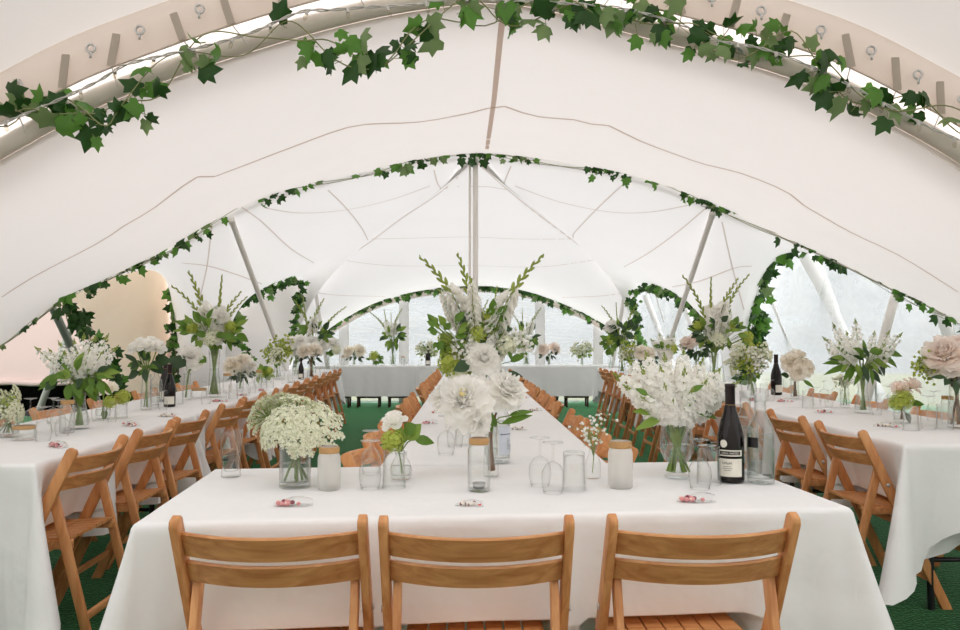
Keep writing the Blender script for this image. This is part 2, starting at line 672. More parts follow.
seam(bv_mid, smoothpx([(2, 297), (25, 282), (50, 268), (100, 242), (130, 222), (150, 211), (195, 178), (210, 178), (240, 167), (290, 148), (330, 133), (350, 127), (370, 124), (420, 122), (470, 113), (500, 106), (520, 112), (545, 118), (570, 119), (595, 125), (610, 126), (640, 141), (700, 163), (740, 173), (785, 191), (800, 203), (850, 232), (900, 256), (958, 292)], 60), 0.014, ceil_mid)
rp = project(bv_mid, [(503, 14), (500, 40), (494, 100), (487, 149)], 0.01)
seam(bv_mid, [(503, 14), (500, 40), (494, 100), (487, 149)], 0.02, ceil_mid, name='ridge_seam')

# --- near canopy: rises from the laced edge towards and over the camera
bandT = shift_up(c1, 0.40)
bandB = shift_up(c1, 0.15)
flapT = shift_up(c1, 0.46)
rows = []
for i in range(13):
    t = i / 12
    lift = 0.55 * t
    rows.append([V((p.x * (1 + 0.12 * t), Y1 - 0.06 - t * 7.2, p.z * (1 + 0.02 * t) + lift * max(0, min(1, p.z / 2)))) for p in bandT])
mb = MB()
mb.grid(rows[:5], 'canopy')
ceil_near = structure(mb.build('ceiling'))
mb = MB()
mb.grid(rows[4:], 'thin')  # out-of-view roof section, made extra translucent to brighten the tables
mb.grid([rows[-1], [V((p.x, p.y, 0.0)) for p in rows[-1]]], 'tent')  # unseen end wall behind the camera, added to dim camera-facing sides
structure(mb.build('ceiling'))
# lacing strip hanging from the canopy edge, with webbing tabs and eyelets
lace_t = thing('lacing_strip', 'beige lacing strip with eyelets and webbing tabs above the ivy-hung front arch', 'tent lacing', (0, Y1 - 0.07, 0))
rows = []
for t in (0, 0.25, 0.5, 0.75, 1):
    rows.append([bandT[k].lerp(bandB[k], t) + V((0, 0.02 * math.sin(t * PI) + 0.05 * t * 0, 0)) - V((0, Y1, 0)) for k in range(N)])
mb = MB()
mb.grid(rows, 'band')
mb.tube([p - V((0, Y1, 0)) for p in bandB], 0.006, 'band', 5)
mb.build('strip', lace_t)


def arch_y(curve, px):
    """point on an arch curve at the camera's image column"""
    best = min(curve, key=lambda p: abs((CM.transposed() @ (p - CAM)).x / -(CM.transposed() @ (p - CAM)).z * F + 480 - px))
    return best


ey = MB()
ey.tube([V((0.024 * math.cos(a), 0, 0.024 * math.sin(a))) for a in [k * PI / 6 for k in range(13)]], 0.007, 'steel', 6, False)
ey.box((0, -0.002, -0.035), (0.012, 0.006, 0.04), 'steel')
eyelet_me = ey.mesh('eyelet')
for x in (-60, 20, 92, 146, 201, 262, 325, 390, 455, 520, 580, 640, 700, 759, 813, 863, 908, 952, 1010):
    p = arch_y(bandT, x).lerp(arch_y(bandB, x), 0.45)
    link('eyelet', eyelet_me, lace_t, (p.x, -0.015, p.z))
for x in (-25, 25, 70, 121, 177, 233, 295, 357, 420, 488, 550, 610, 670, 728, 782, 834, 884, 927, 970):
    a = arch_y(bandT, x).lerp(arch_y(bandB, x), 0.35)
    b2 = arch_y(bandT, x).lerp(arch_y(bandB, x), 1.0)
    d = (b2 - a)
    tb = MB()
    n = V((-d.z, 0, d.x)).normalized() * 0.022
    tb.grid([[a - n, a + n], [b2 - n, b2 + n]], 'webbing')
    tb.grid([[a - n + V((0, 0.006, 0)), a + n + V((0, 0.006, 0))], [b2 - n + V((0, 0.006, 0)), b2 + n + V((0, 0.006, 0))]], 'webbing')
    tb.build('webbing_tab', lace_t, loc=(0, -Y1 - 0.02, 0))
    e = b2 + (b2 - a).normalized() * 0.11 + V((0.05 if x < 480 else -0.05, 0, 0))
    tb = MB()
    tb.tube([b2 - V((0, Y1 - -0.0, 0)), e - V((0, Y1, 0))], 0.004, 'cable', 4)
    tb.build('lace_cord', lace_t)
# bright weather flap behind the strip
mb = MB()
mb.grid([[p + V((0, 0.14, 0)) for p in flapT], [p + V((0, 0.10, 0)) for p in shift_up(c1, 0.1)], [p + V((0, 0.06, 0)) for p in shift_up(c1, 0.0)]], 'canopy')
structure(mb.build('ceiling'))
# front arch beam
mb = MB()
cb = shift_up(c1, 0.055)
mb.tube([p + V((0, -0.01, 0)) for p in cb], 0.052, 'beam', 12)
tag(mb.build('arch_beam'), 'padded beige arch beam draped with the big-leaved ivy garland', 'tent arch')
# second arch beam (sits behind the hem)
mb = MB()
mb.tube([p + V((0, 0.07, 0.035)) for p in c2], 0.03, 'beam', 8)
tag(mb.build('arch_beam'), 'slim second arch along the ceiling hem, ivy tied beneath it', 'tent arch')

# --- far chamber
HL = [(475, 158, 8.5), (440, 190, 9.1), (400, 217, 10.1), (368, 241, 11.0), (340, 258, 11.9), (318, 271, 12.7), (305, 290, 13.3), (297, 345, 13.6)]
HR = [(475, 158, 8.5), (511, 190, 9.1), (545, 217, 10.1), (573, 238, 11.0), (605, 262, 12.0), (625, 277, 12.7), (633, 294, 13.2), (641, 345, 13.6)]
hipL = [at(*p) for p in HL] + [floor_at(284, 13.8)]
hipR = [at(*p) for p in HR] + [floor_at(654, 13.8)]
A3px = [(262, 400), (275, 382), (300, 354), (330, 329), (375, 304), (420, 292), (470, 287), (520, 291), (560, 304), (600, 323), (640, 349), (660, 367), (674, 390)]
A3 = [floor_at(256, Y3, -0.02)] + [at(x, y, Y3) for x, y in A3px] + [floor_at(682, Y3, -0.02)]
nF = 61
upF = catmull(list(reversed(hipL)) + hipR[1:], nF)
loF = catmull(A3, nF)
G = soap(upF, loF, 14, 300)
mb = MB()
mb.grid(G, 'dome')
# hem facing of the far arch
mb.grid([[p for p in loF], [p + V((0, 0.02, 0)) - (p - V((0, Y3, -0.6))).normalized() * 0.10 for p in loF]], 'band')
ceil_far = structure(mb.build('ceiling'))
bv_far = BVHTree.FromPolygons([V(v) for v in mb.v], mb.f)

# side membranes (upper edge, lower edge)
SL = [((60, 301, Y2), at(62, 298, 8.6)), ((110, 278, Y2), at(110, 272, 9.6)), ((158, 255, Y2), at(162, 248, 10.5)), ((166, 251, Y2), at(166, 258, 10.6)), ((173, 247, Y2), at(170, 285, 10.9)),
      ((180, 242, Y2), at(174, 350, 11.1)), ((190, 236, Y2), floor_at(177, 11.2)), ((205, 227, Y2), floor_at(222, 11.6)), ((235, 210, Y2), at(226, 330, 11.7)),
      ((280, 193, Y2), at(240, 306, 11.9)), ((340, 177, Y2), at(262, 292, 12.2)), ((400, 164, Y2), at(282, 283, 12.6)), ((475, 154, Y2), at(294, 279, 12.9)), ((440, 190, 9.1), at(300, 282, 13.1)), ((400, 217, 10.1), at(302, 292, 13.2)), ((368, 241, 11.0), at(301, 304, 13.3)),
      ((340, 258, 11.9), at(299, 316, 13.4)), ((318, 271, 12.7), at(297, 328, 13.5)), ((305, 290, 13.3), at(294, 340, 13.55)), ((297, 345, 13.6), at(290, 352, 13.6))]
SR = [((880, 283, Y2), at(882, 279, 8.6)), ((840, 263, Y2), at(838, 250, 9.3)), ((800, 244, Y2), at(800, 240, 9.9)), ((785, 237, Y2), at(784, 246, 10.1)), ((770, 230, Y2), at(772, 256, 10.3)), ((755, 223, Y2), at(757, 288, 10.6)), ((742, 217, Y2), at(752, 340, 10.8)),
      ((732, 212, Y2), floor_at(754, 10.9)), ((720, 207, Y2), floor_at(728, 11.5)), ((705, 201, Y2), at(724, 352, 11.6)), ((670, 188, Y2), at(706, 325, 11.8)), ((620, 173, Y2), at(690, 307, 12.0)),
      ((560, 162, Y2), at(674, 295, 12.3)), ((475, 154, Y2), at(656, 288, 12.7)), ((511, 190, 9.1), at(642, 287, 13.0)), ((545, 217, 10.1), at(636, 290, 13.1)), ((573, 238, 11.0), at(634, 300, 13.2)), ((605, 262, 12.0), at(636, 320, 13.3)), ((625, 277, 12.7), at(639, 337, 13.4)), ((633, 294, 13.2), at(642, 355, 13.5)), ((641, 345, 13.6), at(645, 374, 13.55))]
side = {}
for key, S in (('L', SL), ('R', SR)):
    Uc = upsample([at(*u) for u, l in S], 4)
    Lc = upsample([l for u, l in S], 4)
    g = soap(Uc, Lc, 14, 200)
    mb = MB()
    mb.grid(g, 'dome')
    o = structure(mb.build('wall_left' if key == 'L' else 'wall_right'))
    bvs = BVHTree.FromPolygons([V(v) for v in mb.v], mb.f)
    i0 = 4 * [k for k, (u, l) in enumerate(S) if u[2] > Y2][0] - 4
    part = Uc[i0:]
    hp = catmull([Uc[i0]] + (hipL if key == 'L' else hipR)[1:-1], len(part))
    mb = MB()
    mb.grid([part, [p + V((0, 0.01, 0.01)) for p in hp]], 'dome')
    mb.build('hip_join', o)
    side[key] = (o, bvs, Lc)

# seams of the far chamber
for px in ([(443, 189), (455, 187), (470, 186.5), (490, 187), (508, 190)], [(372, 239), (420, 238), (470, 237), (520, 239), (570, 239)],
           [(332, 257), (355, 262), (400, 266), (470, 265.5), (540, 267), (600, 259)], [(303, 290), (335, 295), (385, 296.5)], [(562, 297.5), (600, 296), (630, 292)]):
    seam(bv_far, smoothpx(px), 0.009, ceil_far, 'seamd')
for k, pxl in (('L', [[(240, 206), (262, 222), (290, 248), (314, 263)], [(328, 190), (346, 208), (361, 227), (368, 240)], [(265, 208), (300, 213), (345, 210), (390, 200), (430, 186)], [(182, 263), (208, 266), (235, 274), (262, 284)],
                     [(434, 170), (437, 182), (441, 189)], [(212, 222), (207, 266), (198, 305)]]),
               ('R', [[(706, 208), (680, 230), (650, 252), (624, 267)], [(632, 176), (600, 206), (575, 232), (573, 238)], [(515, 186), (560, 202), (610, 212), (650, 212), (690, 205)], [(672, 287), (700, 281), (735, 268), (752, 266)],
                      [(511, 166), (506, 178), (503, 187)], [(722, 222), (732, 266), (744, 310)]])):
    o, bv, _ = side[k]
    for px in pxl:
        seam(bv, smoothpx(px), 0.008, o, 'seamd')
for hp in (HL, HR):
    seam(bv_far, smoothpx([(q[0] + (1.5 if hp is HL else -1.5), q[1] + 1.5) for q in hp[:5]]), 0.010, ceil_far, 'seamd')

# hem facings of the side openings (pale rim the ivy is tied to)
for k in ('L', 'R'):
    o, bv, Lc = side[k]
    b = MB()
    b.tube([p + V((0.015 if k == 'L' else -0.015, 0, 0)) for p in Lc], 0.035, 'dome', 6)
    b.build('hem', o)

# cream panel filling the near opening on the cream side
cu = upsample([at(61, 299, 8.65), at(110, 269, 9.7), at(163, 247, 10.6), at(167, 275, 10.9), at(169, 320, 11.1), at(170, 370, 11.2), at(171, 400, 11.25)], 4)
cl = upsample([at(63, 303, 8.8), at(80, 325, 9.0), at(98, 350, 9.3), at(118, 384, 9.6), at(132, 402, 9.9), at(150, 409, 10.4), at(166, 412, 11.2)], 4)
g = soap(cu, cl, 14, 120)
for i, row in enumerate(g):
    for j, p in enumerate(row):
        e = math.sin(PI * i / 14)
        p += V((-0.05, 0.10, 0)) * e * (1 + 0.6 * math.sin(j * 1.1 + i * 0.5))
mb = MB()
mb.grid(g, 'cream')
mb.tube(cl, 0.02, 'cream', 6)
tag(mb.build('fabric_panel'), 'cream canvas panel laced across the ivy-edged side opening of the tent', 'tent panel')
# white canvas closing the further opening on that side
cu = upsample([at(226, 328, 11.8), at(240, 306, 12.0), at(262, 292, 12.3), at(282, 283, 12.7), at(298, 280, 13.1), at(302, 300, 13.4)], 4)
cl = upsample([floor_at(224, 11.75), floor_at(236, 12.0), floor_at(250, 12.4), floor_at(262, 12.8), floor_at(274, 13.3), floor_at(282, 13.75)], 4)
mb = MB()
mb.grid(soap(cu, cl, 10, 100), 'tent')
tag(mb.build('fabric_panel'), 'white canvas panel closing the second side opening beyond the cream panel', 'tent panel')

# clear windows -----------------------------------------------------------
mb = MB()
top = [p + V((0, 0.06, 0.03)) for p in loF]
mb.grid([top, [V((p.x, Y3 + 0.06, max(-0.02, min(p.z, 0.0)) - 0.02)) for p in loF]], 'pvc')
win1 = structure(mb.build('window_1'))
for px, py in ((344, 320), (404, 297), (540, 297), (598, 322)):
    p = at(px, py, Y3 + 0.04)
    b = MB()
    b.box((p.x, Y3 + 0.045, p.z / 2), (0.19, 0.012, p.z), 'dome')
    b.build('window_strap', win1)


def sheet(pts_top, rowsn, mat, name, sag=0.0):
    g = []
    for i in range(rowsn + 1):
        t = i / rowsn
        g.append([V((p.x, p.y, p.z * (1 - t) - 0.02 * t)) for p in pts_top])
    m = MB()
    m.grid(g, mat)
    return m.build(name)


wt = upsample([at(751, 350, 11.0), at(757, 288, 10.75), at(773, 254, 10.45), at(800, 238, 10.05), at(838, 243, 9.5), at(882, 262, 8.95), at(960, 300, 8.35)] + [V((6.6, 7.6, 1.55)), V((7.6, 6.9, 0.9))], 4)
win2 = structure(sheet([p + V((0.05, 0.1, 0)) for p in wt], 6, 'pvcr', 'window_2'))


def strap(win, a, b_, w, wav, name='window_strap', mat='dome', n=14, ph=0.0):
    """wavy gathered strip of canvas between two points in front of the film"""
    m = MB()
    d = (b_ - a)
    sidev = d.cross(V((0.3, 1, 0))).normalized()
    g = []
    for i in range(n + 1):
        t = i / n
        ww = w * (1 + wav * math.sin(9 * t + 1 + ph))
        g.append([a.lerp(b_, t) + sidev * (ww * u + wav * 0.06 * math.sin(11 * t + ph)) + V((0, -0.03 * math.cos(u * PI / 2) * (1 + wav), 0)) for u in (-1, -0.5, 0, 0.5, 1)])
    m.grid(g, mat)
    return m.build(name, win)


strap(win2, at(805, 252, 9.85), floor_at(893, 9.9) , 0.085, 0.25)
strap(win2, at(764, 287, 10.5), at(812, 392, 10.3), 0.02, 0.2)
strap(win2, at(935, 295, 8.5), floor_at(990, 8.6), 0.085, 0.2, ph=1.0)
b = MB()
p0, p1 = at(875, 342, 8.75), floor_at(875, 8.85)
b.tube([p0, p1], 0.008, 'greypole', 6)
b.build('window_strap', win2)
wt = upsample([at(645, 374, 13.6), at(639, 335, 13.5), at(634, 298, 13.3), at(640, 288, 13.1), at(656, 289, 12.8), at(674, 296, 12.45), at(690, 308, 12.1), at(706, 326, 11.9), at(724, 352, 11.7)], 4)
win3 = structure(sheet([p + V((0.05, 0.08, 0)) for p in wt], 6, 'pvcr', 'window_3'))
strap(win3, at(645, 295, 12.95), floor_at(690, 12.9), 0.05, 0.05)
strap(win3, at(655, 293, 12.75), at(664, 322, 12.7), 0.012, 0.05)
strap(win3, at(684, 306, 12.1), floor_at(728, 12.3), 0.045, 0.05)

# pinkish far side wall with a rolled hem, dark backdrop seen beneath
mb = MB()
g = []
for i in range(9):
    t = i / 8
    z = 3.1 * (1 - t) + 0.60 * t
    g.append([V((-9.5 + 5.7 * s / 20, 10.35 + 0.05 * math.sin(s * 1.3) * t + 0.9 * s / 20, z + 0.012 * math.sin(s * 1.9))) for s in range(21)])
mb.grid(g, 'pink')
wl = structure(mb.build('wall_left'))
mr = MB()  # unseen roof and side sheet, added to shade the pink wall
mr.grid([[V((-10 + 5.4 * k / 10, 8.36 + 3.2 * t / 6, 3.15 - 0.04 * t)) for k in range(11)] for t in range(7)], 'tent')
mr.grid([[V((-9.9, 8.3 + 0.4 * t, z)) for t in range(8)] for z in (3.2, 0.0)], 'tent')
structure(mr.build('ceiling'))
m2 = MB()
m2.tube([p + V((0, -0.02, 0.02)) for p in g[-1]], 0.045, 'pink', 8)
m2.build('hem', wl)
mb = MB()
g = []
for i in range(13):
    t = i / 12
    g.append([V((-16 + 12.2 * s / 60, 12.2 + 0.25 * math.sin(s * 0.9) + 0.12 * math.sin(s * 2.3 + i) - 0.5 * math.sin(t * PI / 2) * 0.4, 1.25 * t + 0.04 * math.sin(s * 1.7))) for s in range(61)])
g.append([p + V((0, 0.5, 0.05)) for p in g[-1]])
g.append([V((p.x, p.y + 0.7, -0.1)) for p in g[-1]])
mb.grid(g, 'backdrop')
tag(mb.build('backdrop'), 'dark backdrop glimpsed under the hem of the pink side wall', 'backdrop')

# floor, outside ground, hill ------------------------------------------------
mb = MB()
mb.box((0, 5.5, -0.03), (17, 20, 0.06), 'carpet')
structure(mb.build('floor', smooth=False))
mb = MB()
mb.add([(-150, -60, -0.08), (150, -60, -0.08), (150, 160, -0.08), (-150, 160, -0.08)], [(0, 1, 2, 3)], 'grass')
structure(mb.build('ground'))
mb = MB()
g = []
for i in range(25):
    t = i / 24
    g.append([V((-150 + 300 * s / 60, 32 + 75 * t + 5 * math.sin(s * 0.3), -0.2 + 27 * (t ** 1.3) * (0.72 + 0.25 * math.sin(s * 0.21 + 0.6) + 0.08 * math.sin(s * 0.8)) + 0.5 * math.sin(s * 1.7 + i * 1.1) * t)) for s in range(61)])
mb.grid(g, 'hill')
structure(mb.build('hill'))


# poles ---------------------------------------------------------------------
def pole(a, b_, r, mat, label, foot=True):
    t = thing('tent_pole', label, 'tent pole', b_)
    m = MB()
    m.tube([a - b_, V((0, 0, 0.01))], r, mat, 12)
    m.build('shaft', t)
    if foot:
        m = MB()
        m.box((0, 0, 0.005), (0.14, 0.14, 0.01), 'steel')
        m.build('foot_plate', t)
    m = MB()
    q = (a - b_)
    m.tube([q * 0.985, q * 0.999], r * 1.15, mat, 12)
    m.build('cap', t)
    return t


cp = at(475.5, 156, Y2 + 0.06)
pole(V((cp.x, Y2 + 0.06, cp.z - 0.03)), V((cp.x, Y2 + 0.06, 0.0)), 0.030, 'pole', 'thick upright pole standing in the middle table row under the tent peak')
pole(V((cp.x - 0.062, Y2 + 0.07, cp.z - 0.06)), V((cp.x - 0.062, Y2 + 0.07, 0.0)), 0.014, 'pole', 'thin upright pole close beside the thick middle pole')
pole(at(231, 219, Y2 + 0.1), floor_at(303, 13.0), 0.032, 'pole', 'long pale leaning pole between the cream panel and the white canvas panel')
pole(at(713, 213, Y2 + 0.1), floor_at(646, 13.0), 0.032, 'pole', 'long pale leaning pole in front of the small clear side window')
pole(at(312, 268, 13.0), floor_at(334, 13.4), 0.03, 'pole', 'short pale pole by the end window, beside the white canvas panel')
pole(at(627.5, 277, 13.0), floor_at(605, 13.4), 0.03, 'pole', 'short pale pole by the end window, beside the small clear window')
pole(at(48, 298, Y2 + 0.1), floor_at(116, 9.6), 0.045, 'greypole', 'greyish leaning pole behind the white stocks, in front of the pink wall')
pole(at(70, 330, 9.2), floor_at(28, 9.0), 0.036, 'greypole', 'greyish pole crossing the other leaning pole by the pink wall')
pole(at(897, 290, Y2 + 0.15), floor_at(852, 8.75), 0.05, 'pole', 'stout pale pole leaning in front of the big clear side window')


# ================================================================== IVY
IVY = [(0, 0, 0), (-.22, -.12, -.05), (-.46, .05, -.12), (-.36, .28, -.03), (-.50, .58, -.12), (-.24, .60, -.02), (0, 1.02, -.14), (.24, .60, -.02), (.50, .58, -.12), (.36, .28, -.03), (.46, .05, -.12), (.22, -.12, -.05)]


def ivy_leaf(mb, p, dirn, nrm, size, mat):
    y = dirn.normalized()
    n = (nrm - y * nrm.dot(y))
    n = n.normalized() if n.length > 1e-4 else y.orthogonal().normalized()
    x = y.cross(n)
    fold = random.uniform(-0.1, 0.5)
    wd = random.uniform(0.8, 1.1)
    vs = [p + (x * a * wd + y * b_ + n * (c - fold * abs(a) + 0.15)) * size for a, b_, c in IVY]
    vs.append(p + (y * 0.32 + n * 0.17) * size)
    k = len(IVY)
    mb.add(vs, [(k, i, (i + 1) % k) for i in range(k)], mat)


def garland(label, path, dens, size, spread, face, seed, vines=2, name='ivy_garland', sizev=0.35, clump=None, dark=0.5):
    rnd = random.Random(seed)
    st = random.getstate()
    random.seed(seed)
    t = tag(bpy.data.objects.new(name, None), label, 'ivy garland')
    COL.objects.link(t)
    t.location = path[0]
    o0 = path[0]
    n = max(40, len(path) * 4)
    P = catmull(path, n)
    vm = MB()
    for q in range(vines):
        ph = rnd.uniform(0, 6)
        vp = []
        for i, p in enumerate(P):
            vp.append(p - o0 + V((0.5 * math.sin(i * 0.31 + ph), 0.6 * math.sin(i * 0.23 + ph * 2), math.sin(i * 0.41 + ph))) * spread * 0.55)
        vm.tube(vp, size * 0.035, 'vine', 4)
    vm.build('vine', t)
    lm = MB()
    L = sum((P[i + 1] - P[i]).length for i in range(n - 1))
    cnt = int(L * dens)
    for _ in range(cnt):
        u = rnd.random()
        if clump is not None and rnd.random() > clump(u):
            continue
        f = u * (n - 1)
        i = min(n - 2, int(f))
        p = P[i].lerp(P[i + 1], f - i)
        off = V((rnd.gauss(0, 1), rnd.gauss(0, 0.5), rnd.gauss(0, 1))) * spread * 0.5
        dr = V((rnd.gauss(0, 0.8), rnd.gauss(0, 0.4), rnd.gauss(-0.6, 0.7)))
        nr = face + V((rnd.gauss(0, 0.5), rnd.gauss(0, 0.5), rnd.gauss(0, 0.5)))
        m_ = rnd.random()
        mat = 'ivy' if m_ < dark else ('ivyl' if m_ < dark + 0.36 else 'ivyp')
        sz = size * rnd.uniform(1 - sizev, 1 + sizev)
        q = p - o0 + off
        lm.tube([p - o0 + off * 0.4, q], size * 0.02, 'vine', 3, False)
        ivy_leaf(lm, q, dr, nr, sz, mat)
    lm.build('foliage', t)
    random.setstate(st)
    return t


g1 = [(-25, 108), (10, 112), (40, 98), (75, 118), (100, 125), (120, 100), (150, 82), (175, 68), (205, 52), (240, 38), (275, 28), (310, 42), (340, 55), (380, 58), (405, 38), (440, 22), (470, 10), (500, 15), (540, 12), (580, 12), (620, 14), (660, 14), (690, 32), (720, 48), (755, 42), (790, 45), (820, 65), (855, 88), (890, 100), (920, 108), (950, 122), (985, 130)]


def clump1(u):
    x = -25 + 1010 * u
    for a, b_, w in ((-30, 68, 0.95), (78, 130, 1.0), (130, 175, 0.75), (175, 232, 0.7), (232, 262, 0.06), (262, 275, 0.5), (276, 325, 0.35), (325, 430, 1.0), (430, 560, 0.9), (560, 705, 1.0), (705, 790, 0.95), (790, 1000, 1.0)):
        if a <= x < b_:
            return w
    return 0.5


garland('large-leaved ivy garland twisted along the front arch overhead', [at(x, y, Y1 - 0.14) for x, y in g1], 36, 0.112, 0.13, V((0, -1, -0.35)), 3, clump=clump1, dark=0.42)
g2 = [(x, y + 3) for x, y in A2px]


def clump2(u):
    return 0.9 if math.sin(u * 61 + 0.7) + 0.7 * math.sin(u * 37 + 2) > -0.35 else 0.12


garland('thin ivy garland along the second arch across the ceiling', [V((p.x, Y2 - 0.05, p.z - 0.02)) for p in A2], 32, 0.092, 0.075, V((0, -1, -0.3)), 5, clump=clump2)
garland('ivy garland around the cream panel opening, upright edge', [at(160, 252, 10.05), at(168, 248, 10.15), at(174, 262, 10.25), at(179, 290, 10.45), at(176, 330, 10.65), at(174, 370, 10.75), at(174, 404, 10.75)], 85, 0.13, 0.10, V((0.3, -1, 0)), 6,
        clump=lambda u: 1.0 if u < 0.35 else 0.6)
garland('ivy garland on the sloping edge of the cream panel', [at(58, 296, 8.25), at(74, 315, 8.45), at(92, 335, 8.75), at(104, 352, 8.95), at(114, 372, 9.05), at(121, 392, 9.15)], 55, 0.12, 0.09, V((0.3, -1, 0)), 7, dark=0.75)
garland('ivy garland around the white canvas panel opening', [at(256, 366, 11.35), at(240, 344, 11.25), at(228, 326, 11.25), at(240, 306, 11.45), at(262, 292, 11.75), at(282, 283, 12.15), at(296, 279, 12.55), at(299, 296, 12.85), at(295, 325, 13.05), at(289, 352, 13.15)], 60, 0.095, 0.08, V((0.3, -1, 0)), 8)
garland('ivy garland hanging beside and over the big clear side window', [at(745, 385, 10.25), at(750, 350, 10.25), at(757, 318, 10.15), at(757, 292, 10.05), at(763, 270, 9.85), at(772, 258, 9.75), at(788, 245, 9.45), at(802, 240, 9.25), at(825, 246, 8.95), at(845, 262, 8.65)], 85, 0.125, 0.13, V((-0.3, -1, 0)), 9, dark=0.6)
garland('ivy garland round the small clear side window', [at(645, 374, 13.05), at(641, 345, 12.95), at(636, 315, 12.75), at(633, 297, 12.65), at(641, 287, 12.55), at(657, 289, 12.25), at(674, 296, 11.85), at(690, 308, 11.55), at(706, 326, 11.35), at(718, 345, 11.25)], 70, 0.095, 0.075, V((-0.3, -1, 0)), 10)
garland('ivy garland along the low arch of the end window', [at(x, y - 1.5, Y3 - 0.12) for x, y in A3px[1:-1]], 70, 0.105, 0.075, V((0, -1, 0)), 11, clump=lambda u: 0.9 if math.sin(u * 50) > -0.85 else 0.2)

# fairy lights along the front arch -----------------------------------------
fl = thing('fairy_lights', 'white string of fairy lights strung under the ivy on the front arch', 'fairy lights', (0, Y1 - 0.17, 0))
fp = catmull([at(x, y, Y1 - 0.17) for x, y in [(-20, 132), (30, 112), (65, 97), (100, 80), (125, 65), (165, 55), (205, 46), (250, 33), (300, 12), (330, 10), (365, 7), (410, 5), (450, -1), (500, 0), (560, 3), (620, 8), (680, 24), (715, 40), (760, 48), (800, 62), (850, 85), (900, 112), (940, 132), (985, 150)]], 160)
m = MB()
for ph in (0, PI):
    m.tube([p - V((0, Y1 - 0.17, 0)) + V((0, math.cos(i * 1.2 + ph), math.sin(i * 1.2 + ph))) * 0.006 for i, p in enumerate(fp)], 0.0045, 'cable', 4)
m.build('cable', fl)
m = MB()
m.lathe([(0.001, -0.055), (0.008, -0.05), (0.012, -0.035), (0.010, -0.02), (0.009, 0.0)], 'bulb', 8)
m.lathe([(0.010, -0.018), (0.010, 0.008), (0.002, 0.01)], 'cable', 8)
bulb_me = m.mesh('bulb')
for k in range(4, 158, 6):
    p = fp[k]
    link('bulb', bulb_me, fl, mtx=Matrix.Translation((p.x, 0, p.z - 0.005)) @ Euler((random.uniform(-.4, .4), random.uniform(-.4, .4), 0)).to_matrix().to_4x4())


